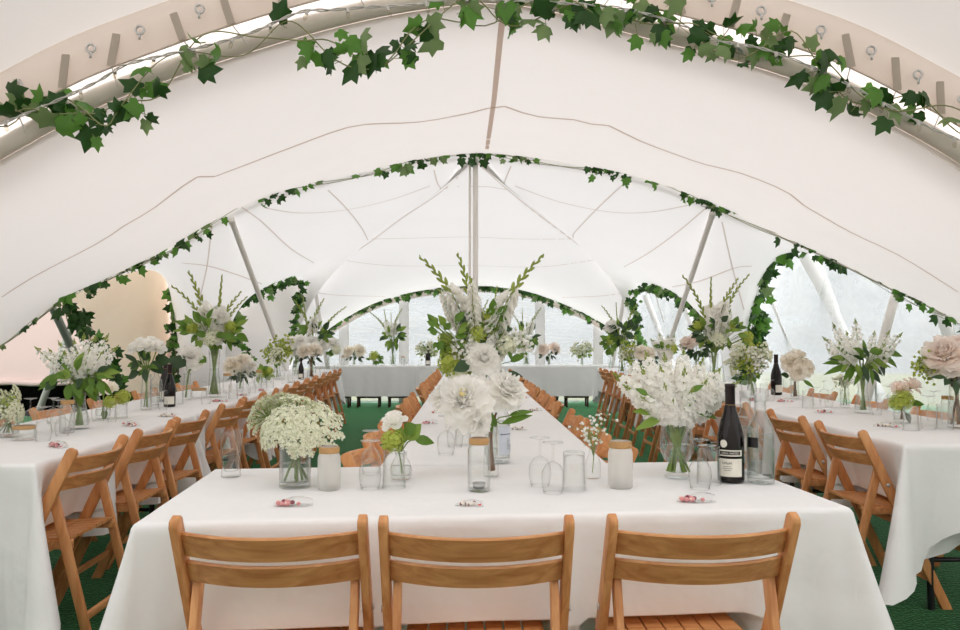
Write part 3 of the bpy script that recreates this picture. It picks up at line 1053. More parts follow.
# ================================================================== CHAIRS
def chair_meshes():
    me = {}
    D0 = -0.15  # y of the back top

    def y(d):
        return d + D0
    # post: back top (d=0,z=.8) to front foot (d=.37,z=0)
    a, b_ = V((0, y(0), 0.785)), V((0, y(0.37), 0.0))
    t = (b_ - a).normalized()
    n = V((0, t.z, -t.y)) * 0.021
    top = [a - n - t * 0.0, a - n * 0.6 - t * 0.013, a + n * 0.6 - t * 0.013, a + n]
    bot = [V((0, b_.y + 0.022 * 1.1, 0)), V((0, b_.y - 0.022 * 1.1, 0))]
    # order: go round
    poly = [(p.y, p.z) for p in top] + [(p.y, p.z) for p in (bot[1], bot[0])]
    if (V((0, poly[3][0], poly[3][1])) - bot[1]).length > (V((0, poly[3][0], poly[3][1])) - bot[0]).length:
        poly = poly[:4] + [poly[5], poly[4]]
    for s in (-1, 1):
        m = MB()
        m.prism(poly, s * 0.2125 - 0.0105, s * 0.2125 + 0.0105, 'woodv')
        me['post%d' % s] = m.mesh('back_post', 0.0035, smooth=True)
        a2, b2 = V((0, y(0.085), 0.635)), V((0, y(-0.08), 0.0))
        t2 = (b2 - a2).normalized()
        n2 = V((0, t2.z, -t2.y)) * 0.018
        m = MB()
        m.prism([((a2 - n2).y, (a2 - n2).z), ((a2 + n2).y, (a2 + n2).z), (b2.y + n2.y, 0), (b2.y - n2.y, 0)], s * 0.186 - 0.0095, s * 0.186 + 0.0095, 'woodv')
        me['rleg%d' % s] = m.mesh('rear_leg', 0.003)
        m = MB()
        m.box((s * 0.168, y(0.215), 0.432), (0.022, 0.40, 0.034), 'wood')
        me['rail%d' % s] = m.mesh('seat_rail', 0.003)
        m = MB()
        m.lathe([(0.009, 0), (0.008, 0.003), (0.001, 0.004)], 'steel', 10, Matrix.Translation((s * 0.225, y(0.108), 0.555)) @ Matrix.Rotation(s * PI / 2, 4, 'Y'))
        me['bolt%d' % s] = m.mesh('bolt')

    def slat(z0, z1, bow):
        m = MB()
        rows = []
        nx = 14
        tilt = (0.37 / 0.785)
        for i in range(nx + 1):
            u = -1 + 2 * i / nx
            x = u * 0.201
            bo = -bow * (1 - u * u)
            ring = []
            for (dy, z) in ((-0.009, z0), (-0.009, z1 - 0.004), (-0.005, z1), (0.005, z1), (0.009, z1 - 0.004), (0.009, z0)):
                zz = z
                ring.append(V((x, y((0.785 - zz) * tilt) + bo + dy, zz)))
            rows.append(ring)
        m.grid(rows, 'wood', None, True)
        k = len(rows[0])
        m.add(rows[0] + rows[-1], [tuple(range(k)), tuple(range(2 * k - 1, k - 1, -1))], 'wood', None, True)
        return m.mesh('back_slat', 0.0, weld=True, smooth=False)
    me['slat1'] = slat(0.703, 0.762, 0.062)
    me['slat2'] = slat(0.637, 0.690, 0.062)
    m = MB()
    for k in range(7):
        x = -0.148 + 0.296 * k / 6
        rows = []
        for i in range(8):
            u = i / 7
            yy = y(0.02 + 0.41 * u)
            z = 0.462 - 0.012 * math.sin(PI * u)
            rows.append([V((x - 0.022, yy, z - 0.012)), V((x - 0.022, yy, z)), V((x + 0.022, yy, z)), V((x + 0.022, yy, z - 0.012))])
        m.grid(rows, 'wood', None, True)
        m.add(rows[0] + rows[-1], [(0, 1, 2, 3), (7, 6, 5, 4)], 'wood')
    me['seat'] = m.mesh('seat', smooth=False)
    for nm, d, z, w, h in (('str1', -0.043, 0.165, 0.351, 0.030), ('str2', 0.195, 0.375, 0.40, 0.030), ('str3', 0.31, 0.13, 0.40, 0.03)):
        m = MB()
        m.box((0, y(d), z), (w, 0.016, h), 'wood')
        me[nm] = m.mesh('stretcher', 0.003)
    return me


CH = chair_meshes()


def chair(x, y, rz, label, group, small=False):
    """x, y: place of the middle of the back top; rz: turn (0 = sitter faces +y)"""
    off = Matrix.Rotation(rz, 2) @ V((0, 0.15))
    t = thing('folding_chair', label, 'chair', (x + off.x, y + off.y, 0.0), rz, group)
    for s in (-1, 1):
        link('back_post', CH['post%d' % s], t)
        link('rear_leg', CH['rleg%d' % s], t)
        link('seat_rail', CH['rail%d' % s], t)
        if not small:
            link('bolt', CH['bolt%d' % s], t)
    link('back_slat', CH['slat1'], t)
    link('back_slat', CH['slat2'], t)
    link('seat', CH['seat'], t)
    for k in ('str1', 'str2', 'str3'):
        link('stretcher', CH[k], t)
    return t


# ================================================================== TABLES
HT = 0.752


def cloth(label, cx, cy, ang, w, l, drops, chairs, group=None, corner=0.55, seed=1, tipx=0.06, fl=0.05):
    """linen over a w x l table; drops = (front -y, +x side, back +y, -x side); chairs: (side index, coordinate along the side, push)"""
    rnd = random.Random(seed)
    hw, hl = w / 2, l / 2
    S = []  # base, normal, corner weight, side, coordinate, drop
    corners = [V((-hw, -hl, 0)), V((hw, -hl, 0)), V((hw, hl, 0)), V((-hw, hl, 0))]
    for k in range(4):
        a, b_ = corners[k], corners[(k + 1) % 4]
        d = (b_ - a).normalized()
        nrm = V((d.y, -d.x, 0))
        Ls = (b_ - a).length
        ns = max(8, int(Ls / 0.035))
        for i in range(ns + 1):
            s = i / ns
            p = a.lerp(b_, s)
            e = min(s, 1 - s) * Ls
            cw = -0.45 * math.exp(-((e - 0.10) / 0.06) ** 2)
            S.append((p, nrm, cw, k, (p - (a + b_) / 2).dot(d), drops[k], 0.75 * math.exp(-(e / 0.13) ** 2)))
        nn = 9
        d2 = (corners[(k + 2) % 4] - b_).normalized()
        n2 = V((d2.y, -d2.x, 0))
        for i in range(1, nn):
            u = i / nn
            nr = (nrm * math.cos(u * PI / 2) + n2 * math.sin(u * PI / 2)).normalized()
            cw = 1 - abs(u - 0.5) * 2.0
            dr = drops[k] * (1 - u) + drops[(k + 1) % 4] * u
            S.append((b_, nr, max(0, cw), -1, 0, dr, 0.75 + 0.25 * max(0, cw)))
    ns = len(S)
    ph = [rnd.uniform(0, 6.28) for _ in range(4)]
    rows = []
    FA = [0, .006, .012, .022, .04, .07, .10, .135, .17, .205, .24, .262, .2755, .2815, .2855, .290]
    FR = FA + [k / 12 for k in range(1, 13)]
    for j, fr in enumerate(FR):
        row = []
        for q, (p, nr, cw, k, c, D, tw) in enumerate(S):
            Dm = D + tipx * tw
            dd = fr if j < len(FA) else 0.29 + (Dm - 0.29) * fr
            # rounded table edge
            r = 0.016
            if j == 0:
                off, z = 0.0, 0.0
            else:
                a = min(1, dd / (r * 1.5)) * PI / 2
                off = r * math.sin(a)
                z = -r * (1 - math.cos(a)) - max(0, dd - r * 1.5)
            f = dd / 0.7
            off += fl * f + 0.018 * f * (math.sin(c * 9 + ph[0]) + 0.7 * math.sin(c * 17 + ph[1]) + 0.5 * math.sin(c * 31 + ph[2]))
            off += corner * 0.36 * cw * f ** 1.15
            if k >= 0:
                for (ks, cc, push) in chairs:
                    if ks == k:
                        e = abs(c - cc)
                        wgt = max(0.0, min(1.0, (0.245 - e) / 0.04))
                        wgt = wgt * wgt * (3 - 2 * wgt)
                        hh = HT + z
                        g = max(0.0, min(1.0, (0.725 - hh) / 0.25))
                        up = max(0.02, push - 0.255)
                        g2 = max(0.0, min(1.0, (0.474 - hh) / 0.006))
                        off = off * (1 - wgt * g * 0.75) - wgt * (up * g + max(0, push + 0.02 - up) * g2)
            row.append(V((p.x + nr.x * off, p.y + nr.y * off, HT + z)))
        rows.append(row)
    m = MB()
    m.grid(rows, 'cloth', None, True)
    m.add(rows[0], [tuple(range(ns))], 'cloth', None, True)
    o = m.build('tablecloth')
    o.location = (cx, cy, 0)
    o.rotation_euler = (0, 0, ang)
    tag(o, label, 'tablecloth', group)
    return o


def table(label, cx, cy, ang, w, l, group=None, mat='black'):
    t = thing('trestle_table', label, 'table', (cx, cy, 0), ang, group)
    m = MB()
    m.box((0, 0, 0.735), (w - 0.004, l - 0.004, 0.026), 'board')
    m.build('tabletop', t, 0.004)
    lx, ly = w / 2 - 0.17, l / 2 - 0.13
    if w > l:
        lx, ly = w / 2 - 0.09, l / 2 - 0.17
    for a in (-1, 1):
        for b_ in (-1, 1):
            m = MB()
            m.tube([V((a * lx, b_ * ly, 0.72)), V((a * lx, b_ * ly, 0.0))], 0.016, mat, 8)
            m.build('leg', t)
        m = MB()
        if w > l:
            m.tube([V((a * lx, -ly, 0.22)), V((a * lx, ly, 0.22))], 0.011, mat, 8)
        else:
            m.tube([V((-lx, a * ly, 0.22)), V((lx, a * ly, 0.22))], 0.011, mat, 8)
        m.build('brace', t)
    return t


def loc_chairs(cx, cy, ang, lst):
    """world chair places -> local side coordinate; lst: (world x, world y, side, push)"""
    out = []
    for (x, y, k, push) in lst:
        v = Matrix.Rotation(-ang, 2) @ V((x - cx, y - cy))
        c = {0: v.x, 1: v.y, 2: -v.x, 3: -v.y}[k]
        out.append((k, c, push))
    return out


# front cross table ----------------------------------------------------------
FC = (0.075, 2.405, R(4.6), 1.84, 0.79)
front_chairs = [(-0.452, 1.785, R(0.5), 'wooden folding chair pulled up to the front cross table, by the glass vase end'),
                (0.022, 1.775, R(0.0), 'wooden folding chair at the centre of the front cross table'),
                (0.548, 1.79, R(1.5), 'wooden folding chair at the front cross table, at the wine bottle end')]
for x, y, rz, lb in front_chairs:
    chair(x, y, rz, lb, 'chairs along the front cross table')
table('trestle table under the front cross table cloth', FC[0], FC[1], FC[2], FC[3], FC[4])
cloth('white tablecloth on the front cross table with the three chair backs', FC[0], FC[1], FC[2], FC[3], FC[4], (0.68, 0.68, 0.68, 0.68),
      loc_chairs(FC[0], FC[1], FC[2], [(x, y, 0, 0.22) for x, y, _, _ in front_chairs]), corner=0.62, seed=2, tipx=0.05)

ORD = ['first', 'second', 'third', 'fourth', 'fifth', 'sixth', 'seventh', 'eighth', 'ninth', 'tenth', 'eleventh', 'twelfth', 'thirteenth', 'fourteenth']


def line_tables(rowname, x0, y0, ang, length, n, gap, w, side_sign, inner, outer, skip_gap=None, drops=None, first_drops=None, tipf=0.06):
    """tables end to end from (x0, y0) (corner on the aisle side); side_sign: which way the table extends from the aisle edge"""
    ux = V((math.sin(-ang), math.cos(ang), 0))
    vx = V((math.cos(ang), math.sin(ang), 0)) * side_sign
    s = 0
    for k in range(n):
        c = V((x0, y0, 0)) + ux * (s + length / 2) + vx * (w / 2)
        chs = []
        for (cx, cy, rz, kk) in inner + outer:
            v = Matrix.Rotation(-ang, 2) @ V((cx - c.x, cy - c.y))
            if abs(v.y) < length / 2 + 0.25:
                sd = 1 if v.x > 0 else 3
                dist = abs(v.x) - w / 2
                push = min(0.32, max(0.0, 0.445 - dist))
                chs.append((sd, v.y if sd == 1 else -v.y, push))
        table('%s trestle table from the near end of %s' % (ORD[k], rowname), c.x, c.y, ang, w, length)
        dr = drops or (0.62, 0.62, 0.62, 0.62)
        if k == 0 and first_drops:
            dr = first_drops
        cloth('%s white tablecloth from the near end of %s' % (ORD[k], rowname), c.x, c.y, ang, w, length, dr, chs, seed=10 + k + int(x0 * 10), corner=0.75 if k == 0 else 0.4, tipx=tipf if k == 0 else 0.16, fl=0.05 if k == 0 else 0.02)
        g = gap
        if skip_gap and k in skip_gap:
            g = skip_gap[k]
        s += length + g


def xl(y):
    return -1.585 - 0.0466 * (y - 2.86)


def xr(y):
    return 1.905 + 0.028 * (y - 3.33)


# cream-side row
li = [3.13, 3.77, 4.33, 5.20, 5.82, 6.43, 7.40, 8.00, 8.62, 9.3, 9.9, 10.5, 11.05]
inner = [(xl(y) + 0.125, y, R(90 + random.uniform(-2, 2)), k) for k, y in enumerate(li)]
lo = [3.4, 4.2, 4.9, 5.7, 6.5, 7.6]
outer = [(xl(y) - 0.78 - 0.16, y, R(-90 + random.uniform(-3, 3)), k) for k, y in enumerate(lo)]
for (x, y, rz, k) in inner:
    chair(x, y, rz, '%s wooden folding chair up the aisle side of the cream-panel table row' % ORD[k], 'chairs on the aisle side of the cream-panel row', k > 5)
for (x, y, rz, k) in outer:
    chair(x, y, rz, '%s wooden folding chair up the wall side of the cream-panel table row' % ORD[k], 'chairs on the wall side of the cream-panel row', True)
line_tables('the cream-panel row', xl(2.86), 2.86, R(2.67), 1.83, 5, 0.07, 0.78, -1, inner, outer, drops=(0.45, 0.37, 0.45, 0.37), first_drops=(0.60, 0.40, 0.45, 0.40), tipf=0.10)
# window-side row
ri = [3.66, 4.33, 5.25, 5.85, 6.6, 7.25, 7.85, 8.6, 9.3, 9.95, 10.6, 11.3, 11.75]
ri = [3.66, 4.33, 5.25, 5.85, 6.6, 7.25, 7.85, 8.75, 9.35, 9.95, 10.7, 11.3]
inner = [(xr(y) - 0.14, y, R(-90 + random.uniform(-2, 2)), k) for k, y in enumerate(ri)]
ro = [3.9, 4.7, 5.5, 6.3, 7.2]
outer = [(xr(y) + 0.78 + 0.16, y, R(90 + random.uniform(-3, 3)), k) for k, y in enumerate(ro)]
for (x, y, rz, k) in inner:
    chair(x, y, rz, '%s wooden folding chair up the aisle side of the window-side table row' % ORD[k], 'chairs on the aisle side of the window-side row', k > 5)
for (x, y, rz, k) in outer:
    chair(x, y, rz, '%s wooden folding chair up the wall side of the window-side table row' % ORD[k], 'chairs on the wall side of the window-side row', True)
line_tables('the window-side row', xr(3.33), 3.33, R(-1.6), 1.83, 5, 0.07, 0.78, 1, inner, outer, drops=(0.45, 0.37, 0.45, 0.37), first_drops=(0.36, 0.37, 0.45, 0.40), tipf=0.26)
# middle row
ml = [3.0, 3.62, 4.3, 5.22, 5.88, 7.2, 7.85, 8.98, 9.9, 11.0]
mr = [3.14, 3.80, 4.38, 5.38, 6.1, 6.95, 7.75, 8.95, 9.9, 10.9]
XA, XB = -0.30, 0.505
inner = [(XA - 0.125, y, R(-90 + random.uniform(-3, 3)), k) for k, y in enumerate(ml)]
outer = [(XB + 0.115, y, R(90 + random.uniform(-3, 3)), k) for k, y in enumerate(mr)]
for (x, y, rz, k) in inner:
    chair(x, y, rz, '%s wooden folding chair up the middle table row, on its cream-panel side' % ORD[k], 'chairs on the cream-panel side of the middle row', k > 5)
for (x, y, rz, k) in outer:
    chair(x, y, rz, '%s wooden folding chair up the middle table row, on its window side' % ORD[k], 'chairs on the window side of the middle row', k > 5)
line_tables('the middle row', XA, 2.875, 0.0, 1.80, 5, 0.01, XB - XA, 1, inner, outer, skip_gap={2: 0.24}, drops=(0.42, 0.37, 0.42, 0.37))
# end table across the far window
for k, (x0, x1) in enumerate([(-2.72, -0.91), (-0.89, 0.92), (0.94, 2.75)]):
    nm = ['cream-panel end', 'middle', 'window end'][k]
    table('%s trestle table of the head table under the end window' % nm, (x0 + x1) / 2, 14.25, 0, x1 - x0, 0.76, None, 'dwood')
    cloth('%s white tablecloth of the head table under the end window' % nm, (x0 + x1) / 2, 14.25, 0, x1 - x0, 0.76, (0.55, 0.55, 0.55, 0.55), [], seed=40 + k, corner=0.05, tipx=0.0, fl=0.02)
for k, x in enumerate([-2.33, -1.78, -1.22, 1.45, 2.0]):
    t = thing('low_stool', ORD[k] + ' dark low wooden stool under the head table, counted from the cream-panel end', 'stool', (x, 14.1, 0), 0, 'stools under the head table')
    m = MB()
    m.box((0, 0, 0.185), (0.42, 0.30, 0.03), 'dwood')
    m.build('seat', t, 0.003)
    for a in (-1, 1):
        for b_ in (-1, 1):
            m = MB()
            m.box((a * 0.19, b_ * 0.12, 0.085), (0.03, 0.03, 0.17), 'dwood')
            m.build('leg', t)
#PART2


# ================================================================== FLOWERS
def rotz_to(d):
    d = d.normalized()
    return V((0, 0, 1)).rotation_difference(d).to_matrix().to_4x4()


def petal(m, mtx, L, W, a0, a1, mat, cup=0.25, ruf=0.0, nu=2, nv=4, tipw=0.35, r0=0.0):
    """petal growing outwards in the x-z plane; a0 -> a1: angle from the axis at the base and at the tip"""
    rows = []
    x, z = r0, 0.0
    for j in range(nv + 1):
        v = j / nv
        a = a0 + (a1 - a0) * v
        if j:
            x += math.sin(a) * L / nv
            z += math.cos(a) * L / nv
        w = W * (math.sin(PI * min(1, 0.12 + 0.62 * v)) if v < 0.8 else math.sin(PI * (0.12 + 0.62 * 0.8)) * (1 - (v - 0.8) / 0.2 * (1 - tipw)))
        row = []
        for i in range(-nu, nu + 1):
            u = i / nu
            n = V((-math.cos(a), 0, math.sin(a)))
            p = V((x, u * w, z)) + n * (cup * w * u * u)
            if ruf and v > 0.5:
                p += n * ruf * L * random.uniform(-1, 1) * (v - 0.4)
                p += V((math.sin(a), 0, math.cos(a))) * ruf * L * random.uniform(-0.8, 0.8)
            row.append(p)
        rows.append(row)
    m.grid(rows, mat, mtx)


def RZ(a):
    return Matrix.Rotation(a, 4, 'Z')


def peony(mat, seed, heart=None):
    random.seed(seed)
    m = MB()
    for n, L, W, a0, a1, r0, z0, ruf in ((9, 0.95, 0.44, 75, 110, 0.05, -0.14, 0.06), (12, 0.93, 0.34, 55, 88, 0.05, -0.06, 0.09), (14, 0.90, 0.27, 40, 68, 0.08, -0.02, 0.12), (15, 0.86, 0.23, 26, 52, 0.10, 0.0, 0.14), (15, 0.80, 0.20, 14, 38, 0.10, 0.02, 0.15), (14, 0.74, 0.18, 5, 24, 0.10, 0.04, 0.16), (12, 0.68, 0.16, -3, 12, 0.08, 0.05, 0.16)):
        o = random.uniform(0, 6)
        for k in range(n):
            mt = Matrix.Translation((0, 0, z0)) @ RZ(o + k * 2 * PI / n + random.uniform(-.2, .2))
            petal(m, mt, L * random.uniform(.85, 1.12), W * random.uniform(.85, 1.15), R(a0 + random.uniform(-9, 9)), R(a1 + random.uniform(-14, 14)), mat, 0.3, ruf, 2, 4, 0.6, r0)
    m.ball((0, 0, 0.2), 0.34, mat, 8, 5)
    m.ball((0, 0, -0.1), 0.14, 'bud', 8, 4)
    if heart:
        for k in range(14):
            m.ball((random.uniform(-.1, .1), random.uniform(-.1, .1), 0.72 + random.uniform(-.05, .1)), 0.035, heart, 5, 3)
    return m.mesh('flower_head')


def rose(mat, seed):
    random.seed(seed)
    m = MB()
    for n, L, W, a0, a1, r0, z0 in ((6, 1.0, 0.52, 55, 100, 0.08, -0.1), (5, 0.98, 0.5, 30, 62, 0.1, -0.05), (5, 0.95, 0.42, 12, 30, 0.14, 0), (4, 0.92, 0.34, 2, 8, 0.14, 0.0), (3, 0.85, 0.24, 0, -8, 0.10, 0.02)):
        o = random.uniform(0, 6)
        for k in range(n):
            petal(m, Matrix.Translation((0, 0, z0)) @ RZ(o + k * 2 * PI / n), L, W, R(a0), R(a1 + random.uniform(-6, 6)), mat, 0.45, 0.03, 2, 4, 0.6, r0)
    m.ball((0, 0, -0.1), 0.16, 'bud', 8, 4)
    return m.mesh('flower_head')


def floret(m, p, d, r, mat, n=5, ruf=0.3):
    mt = Matrix.Translation(p) @ rotz_to(d) @ RZ(random.uniform(0, 6))
    vs = [V((0, 0, -0.1 * r))]
    fs = []
    for k in range(n):
        a = k * 2 * PI / n
        c, s_ = math.cos(a), math.sin(a)
        b_ = 0.9 * PI / n
        h = random.uniform(-0.1, 0.4) * ruf * r
        vs += [V((0.75 * r * math.cos(a - b_), 0.75 * r * math.sin(a - b_), 0.12 * r)), V((1.0 * r * c, 1.0 * r * s_, h + 0.15 * r)), V((0.75 * r * math.cos(a + b_), 0.75 * r * math.sin(a + b_), 0.12 * r))]
        o = 1 + 3 * k
        fs += [(0, o, o + 1), (0, o + 1, o + 2)]
    m.add(vs, fs, mat, mt)


def stock_spike(mat, seed, n=42, fs=0.132, fr=0.175):
    """length 1 along z, florets all round, green tip"""
    random.seed(seed)
    m = MB()
    m.tube([(0, 0, 0), (0, 0, 1.0)], [0.02, 0.008], 'stem', 5)
    for k in range(n):
        t = k / n
        z = 0.02 + 0.80 * t
        a = k * 2.4
        rr = fr * (1 - 0.55 * t) * random.uniform(0.8, 1.1)
        d = V((math.cos(a), math.sin(a), 0.25 + 0.4 * t))
        p = V((math.cos(a) * rr, math.sin(a) * rr, z + random.uniform(-.02, .02)))
        s_ = fs * (1 - 0.45 * t)
        floret(m, p, d + V((random.uniform(-.3, .3), random.uniform(-.3, .3), random.uniform(-.3, .3))), s_, mat, 5, 0.9)
        floret(m, p + d.normalized() * s_ * 0.3, d + V((random.uniform(-.4, .4), random.uniform(-.4, .4), random.uniform(-.4, .4))), s_ * 0.65, mat, 5, 0.9)
    for k in range(8):
        t = k / 8
        a = k * 2.4
        m.ball((0.04 * (1 - t) * math.cos(a), 0.05 * (1 - t) * math.sin(a), 0.84 + 0.14 * t), 0.022 * (1 - 0.5 * t), 'bud', 5, 3, None, (1, 1, 1.5))
    return m.mesh('flower_spike')


def gladiolus(seed, bend, nfl):
    """length 1 from the neck to the tip; lower florets white and open, buds green"""
    random.seed(seed)
    m = MB()

    def ax(t):
        return V((bend * t * t, 0.25 * bend * t * t, t * (1 - 0.25 * abs(bend) * t)))
    m.tube([ax(k / 14) for k in range(15)], [0.012 - 0.009 * k / 14 for k in range(15)], 'bud', 5)
    nb = 17
    for k in range(nb):
        t = 0.06 + 0.93 * k / nb
        p = ax(t)
        d = (ax(min(1, t + 0.05)) - p).normalized()
        sd = 1 if k % 2 else -1
        side_ = V((0.15, sd, 0)) if abs(bend) < 0.05 else V((sd, 0.2, 0))
        side_ = (side_ - d * side_.dot(d)).normalized()
        if k < nfl:
            for q in range(2):
                dd = (side_ * 1.0 + V((0, -0.5, 0)) * (1 if q else 0.2) + d * 0.5).normalized()
                mt = Matrix.Translation(p + side_ * 0.01 + d * 0.02 * q) @ rotz_to(dd)
                s_ = 0.15 * (1 - 0.03 * k)
                for w_ in range(6):
                    petal(m, mt @ RZ(w_ * PI / 3 + 0.3 * q), s_, s_ * 0.42, R(18), R(78 + random.uniform(-15, 15)), 'white', 0.3, 0.08, 1, 3, 0.5, 0.006)
        else:
            f = (k - nfl) / max(1, nb - nfl)
            L = 0.12 * (1 - 0.45 * f)
            dd = (d * 1.0 + side_ * 0.42 * (1 - 0.5 * f)).normalized()
            mt = Matrix.Translation(p + dd * L * 0.5) @ rotz_to(dd)
            m.ball((0, 0, 0), L * 0.56, 'bud', 6, 4, mt, (0.30, 0.30, 1))
    m.ball(ax(1.0), 0.02, 'bud', 5, 3, None, (0.5, 0.5, 1.4))
    return m.mesh('flower_spike')


def floret_ball(mat, seed, n=70, nb=5, green=0.0, sz=0.24):
    random.seed(seed)
    m = MB()
    m.ball((0, 0, 0), 0.72, mat, 10, 6)
    for k in range(n):
        z = 1 - 2 * (k + 0.5) / n
        if z < -0.85:
            continue
        a = k * 2.39996
        r = math.sqrt(1 - z * z)
        d = V((r * math.cos(a), r * math.sin(a), z))
        floret(m, d * random.uniform(0.82, 1.02), d + V((random.uniform(-.3, .3), random.uniform(-.3, .3), random.uniform(-.3, .3))), sz * random.uniform(.8, 1.2), mat, nb, 0.7)
    return m.mesh('flower_head')


def umbel(seed, n=30, nf=12):
    """queen anne's lace: domed umbel of small umbellets on green rays; radius 1"""
    random.seed(seed)
    m = MB()
    c = V((0, 0, -0.55))
    for k in range(n):
        rr = math.sqrt((k + 0.5) / n)
        a = k * 2.39996
        p = V((rr * math.cos(a), rr * math.sin(a), 0.18 - 0.42 * rr * rr + random.uniform(-.04, .04)))
        mid = c.lerp(p, 0.55) + V((0, 0, -0.08))
        m.tube([c, mid, p], 0.016, 'stem', 3, False)
        for q in range(nf):
            r2 = math.sqrt((q + 0.5) / nf) * 0.20
            b_ = q * 2.39996 + k
            f = p + V((r2 * math.cos(b_), r2 * math.sin(b_), 0.05 - 0.6 * r2 * r2 / 0.2 + random.uniform(-.02, .02)))
            nn = V((p.x * 0.6 + random.uniform(-.3, .3), p.y * 0.6 + random.uniform(-.3, .3), 0.8))
            floret(m, f, nn, 0.075, 'lace', 5, 0.5)
            if q % 3 == 0:
                m.ball(f - V((0, 0, 0.02)), 0.028, 'lime', 4, 3)
        m.ball(p - V((0, 0, 0.02)), 0.10, 'lace', 6, 3, None, (1, 1, 0.4))
    for k in range(9):
        a = k * 2 * PI / 9
        m.tube([c, c + V((0.35 * math.cos(a), 0.35 * math.sin(a), -0.08)), c + V((0.6 * math.cos(a), 0.6 * math.sin(a), 0.02))], [0.02, 0.014, 0.006], 'stem', 3, False)
    return m.mesh('flower_head')


def spray(seed, n=60, mat='white', r=0.055, up=0.9):
    """branching airy spray (baby's breath); radius 1 about the middle, foot at (0,0,-1)"""
    random.seed(seed)
    m = MB()
    foot = V((0, 0, -1.0))
    hubs = []
    for k in range(9):
        a = k * 2.4
        h = V((0.45 * math.cos(a) * random.uniform(.3, 1), 0.45 * math.sin(a) * random.uniform(.3, 1), random.uniform(-.45, .25)))
        m.tube([foot, foot.lerp(h, 0.5) + V((0, 0, 0.1)), h], 0.014, 'stem', 3, False)
        hubs.append(h)
    for k in range(n):
        h = hubs[k % 9]
        d = V((random.gauss(0, 1), random.gauss(0, 1), random.gauss(0.25, 0.8))).normalized()
        p = h + d * random.uniform(0.2, 0.62)
        m.tube([h, p], 0.008, 'stem', 3, False)
        m.ball(p, r * random.uniform(.7, 1.25), mat, 6, 4, None, (1, 1, 0.8))
        if k % 2:
            floret(m, p + d * r * 0.4, d, r * 1.3, mat, 5, 0.8)
    return m.mesh('flower_spray')


def leaf_shape(m, p, d, nrm, L, W, mat, curl=0.3, fold=0.3, nv=5, lobes=False):
    y = d.normalized()
    n = (nrm - y * nrm.dot(y))
    n = n.normalized() if n.length > 1e-3 else y.orthogonal().normalized()
    x = y.cross(n)
    rows = []
    q = V(p)
    ang = 0.0
    for j in range(nv + 1):
        v = j / nv
        if j:
            ang = -curl * v
            q = q + (y * math.cos(ang * 1.4) + n * math.sin(ang * 1.4)) * L / nv
        w = W * 0.5 * (math.sin(PI * v ** 0.8) + 0.03)
        if lobes and j % 2 == 0 and 0 < j < nv:
            w *= 0.6
        rows.append([q + x * w + n * fold * w, q, q - x * w + n * fold * w])
    m.grid(rows, mat)


FL = dict(
    peony=[peony('white', 1, 'yellow'), peony('white', 2), peony('white', 3)],
    peonyc=[peony('creamp', 4), peony('creamp', 5)],
    peonyb=[peony('blush', 6), peony('blush', 7)],
    rose=[rose('white', 8), rose('white', 9)],
    rosec=[rose('creamp', 10), rose('blush', 11)],
    stock=[stock_spike('white', k) for k in (12, 13, 14)],
    stocka=[stock_spike('white', k, 30, 0.105, 0.15) for k in (70, 71, 72)],
    glad=[gladiolus(15, -0.30, 8), gladiolus(16, 0.04, 8), gladiolus(17, 0.30, 8), gladiolus(18, -0.12, 8), gladiolus(19, 0.55, 5), gladiolus(60, -0.55, 5), gladiolus(64, 0.05, 16)],
    gladg=[gladiolus(61, -0.28, 0), gladiolus(62, 0.03, 0), gladiolus(63, 0.28, 0)],
    hyd=[floret_ball('white', 20), floret_ball('white', 21)],
    lime=[floret_ball('lime', 22), floret_ball('lime', 23)],
    limew=[floret_ball('lace', 24), floret_ball('lace', 25)],
    umbel=[umbel(26), umbel(27)],
    breath=[spray(28), spray(29)],
    limespray=[spray(30, 60, 'lime', 0.09), spray(31, 60, 'lime', 0.09)],
    whitespray=[spray(32, 80, 'white', 0.085), spray(33, 80, 'white', 0.085)],
    lacespray=[spray(34, 80, 'lace', 0.09)],
)
ISLONG = {'stock', 'stocka', 'glad', 'gladg'}
SPRAY = {'breath', 'limespray', 'whitespray', 'lacespray'}
random.seed(99)

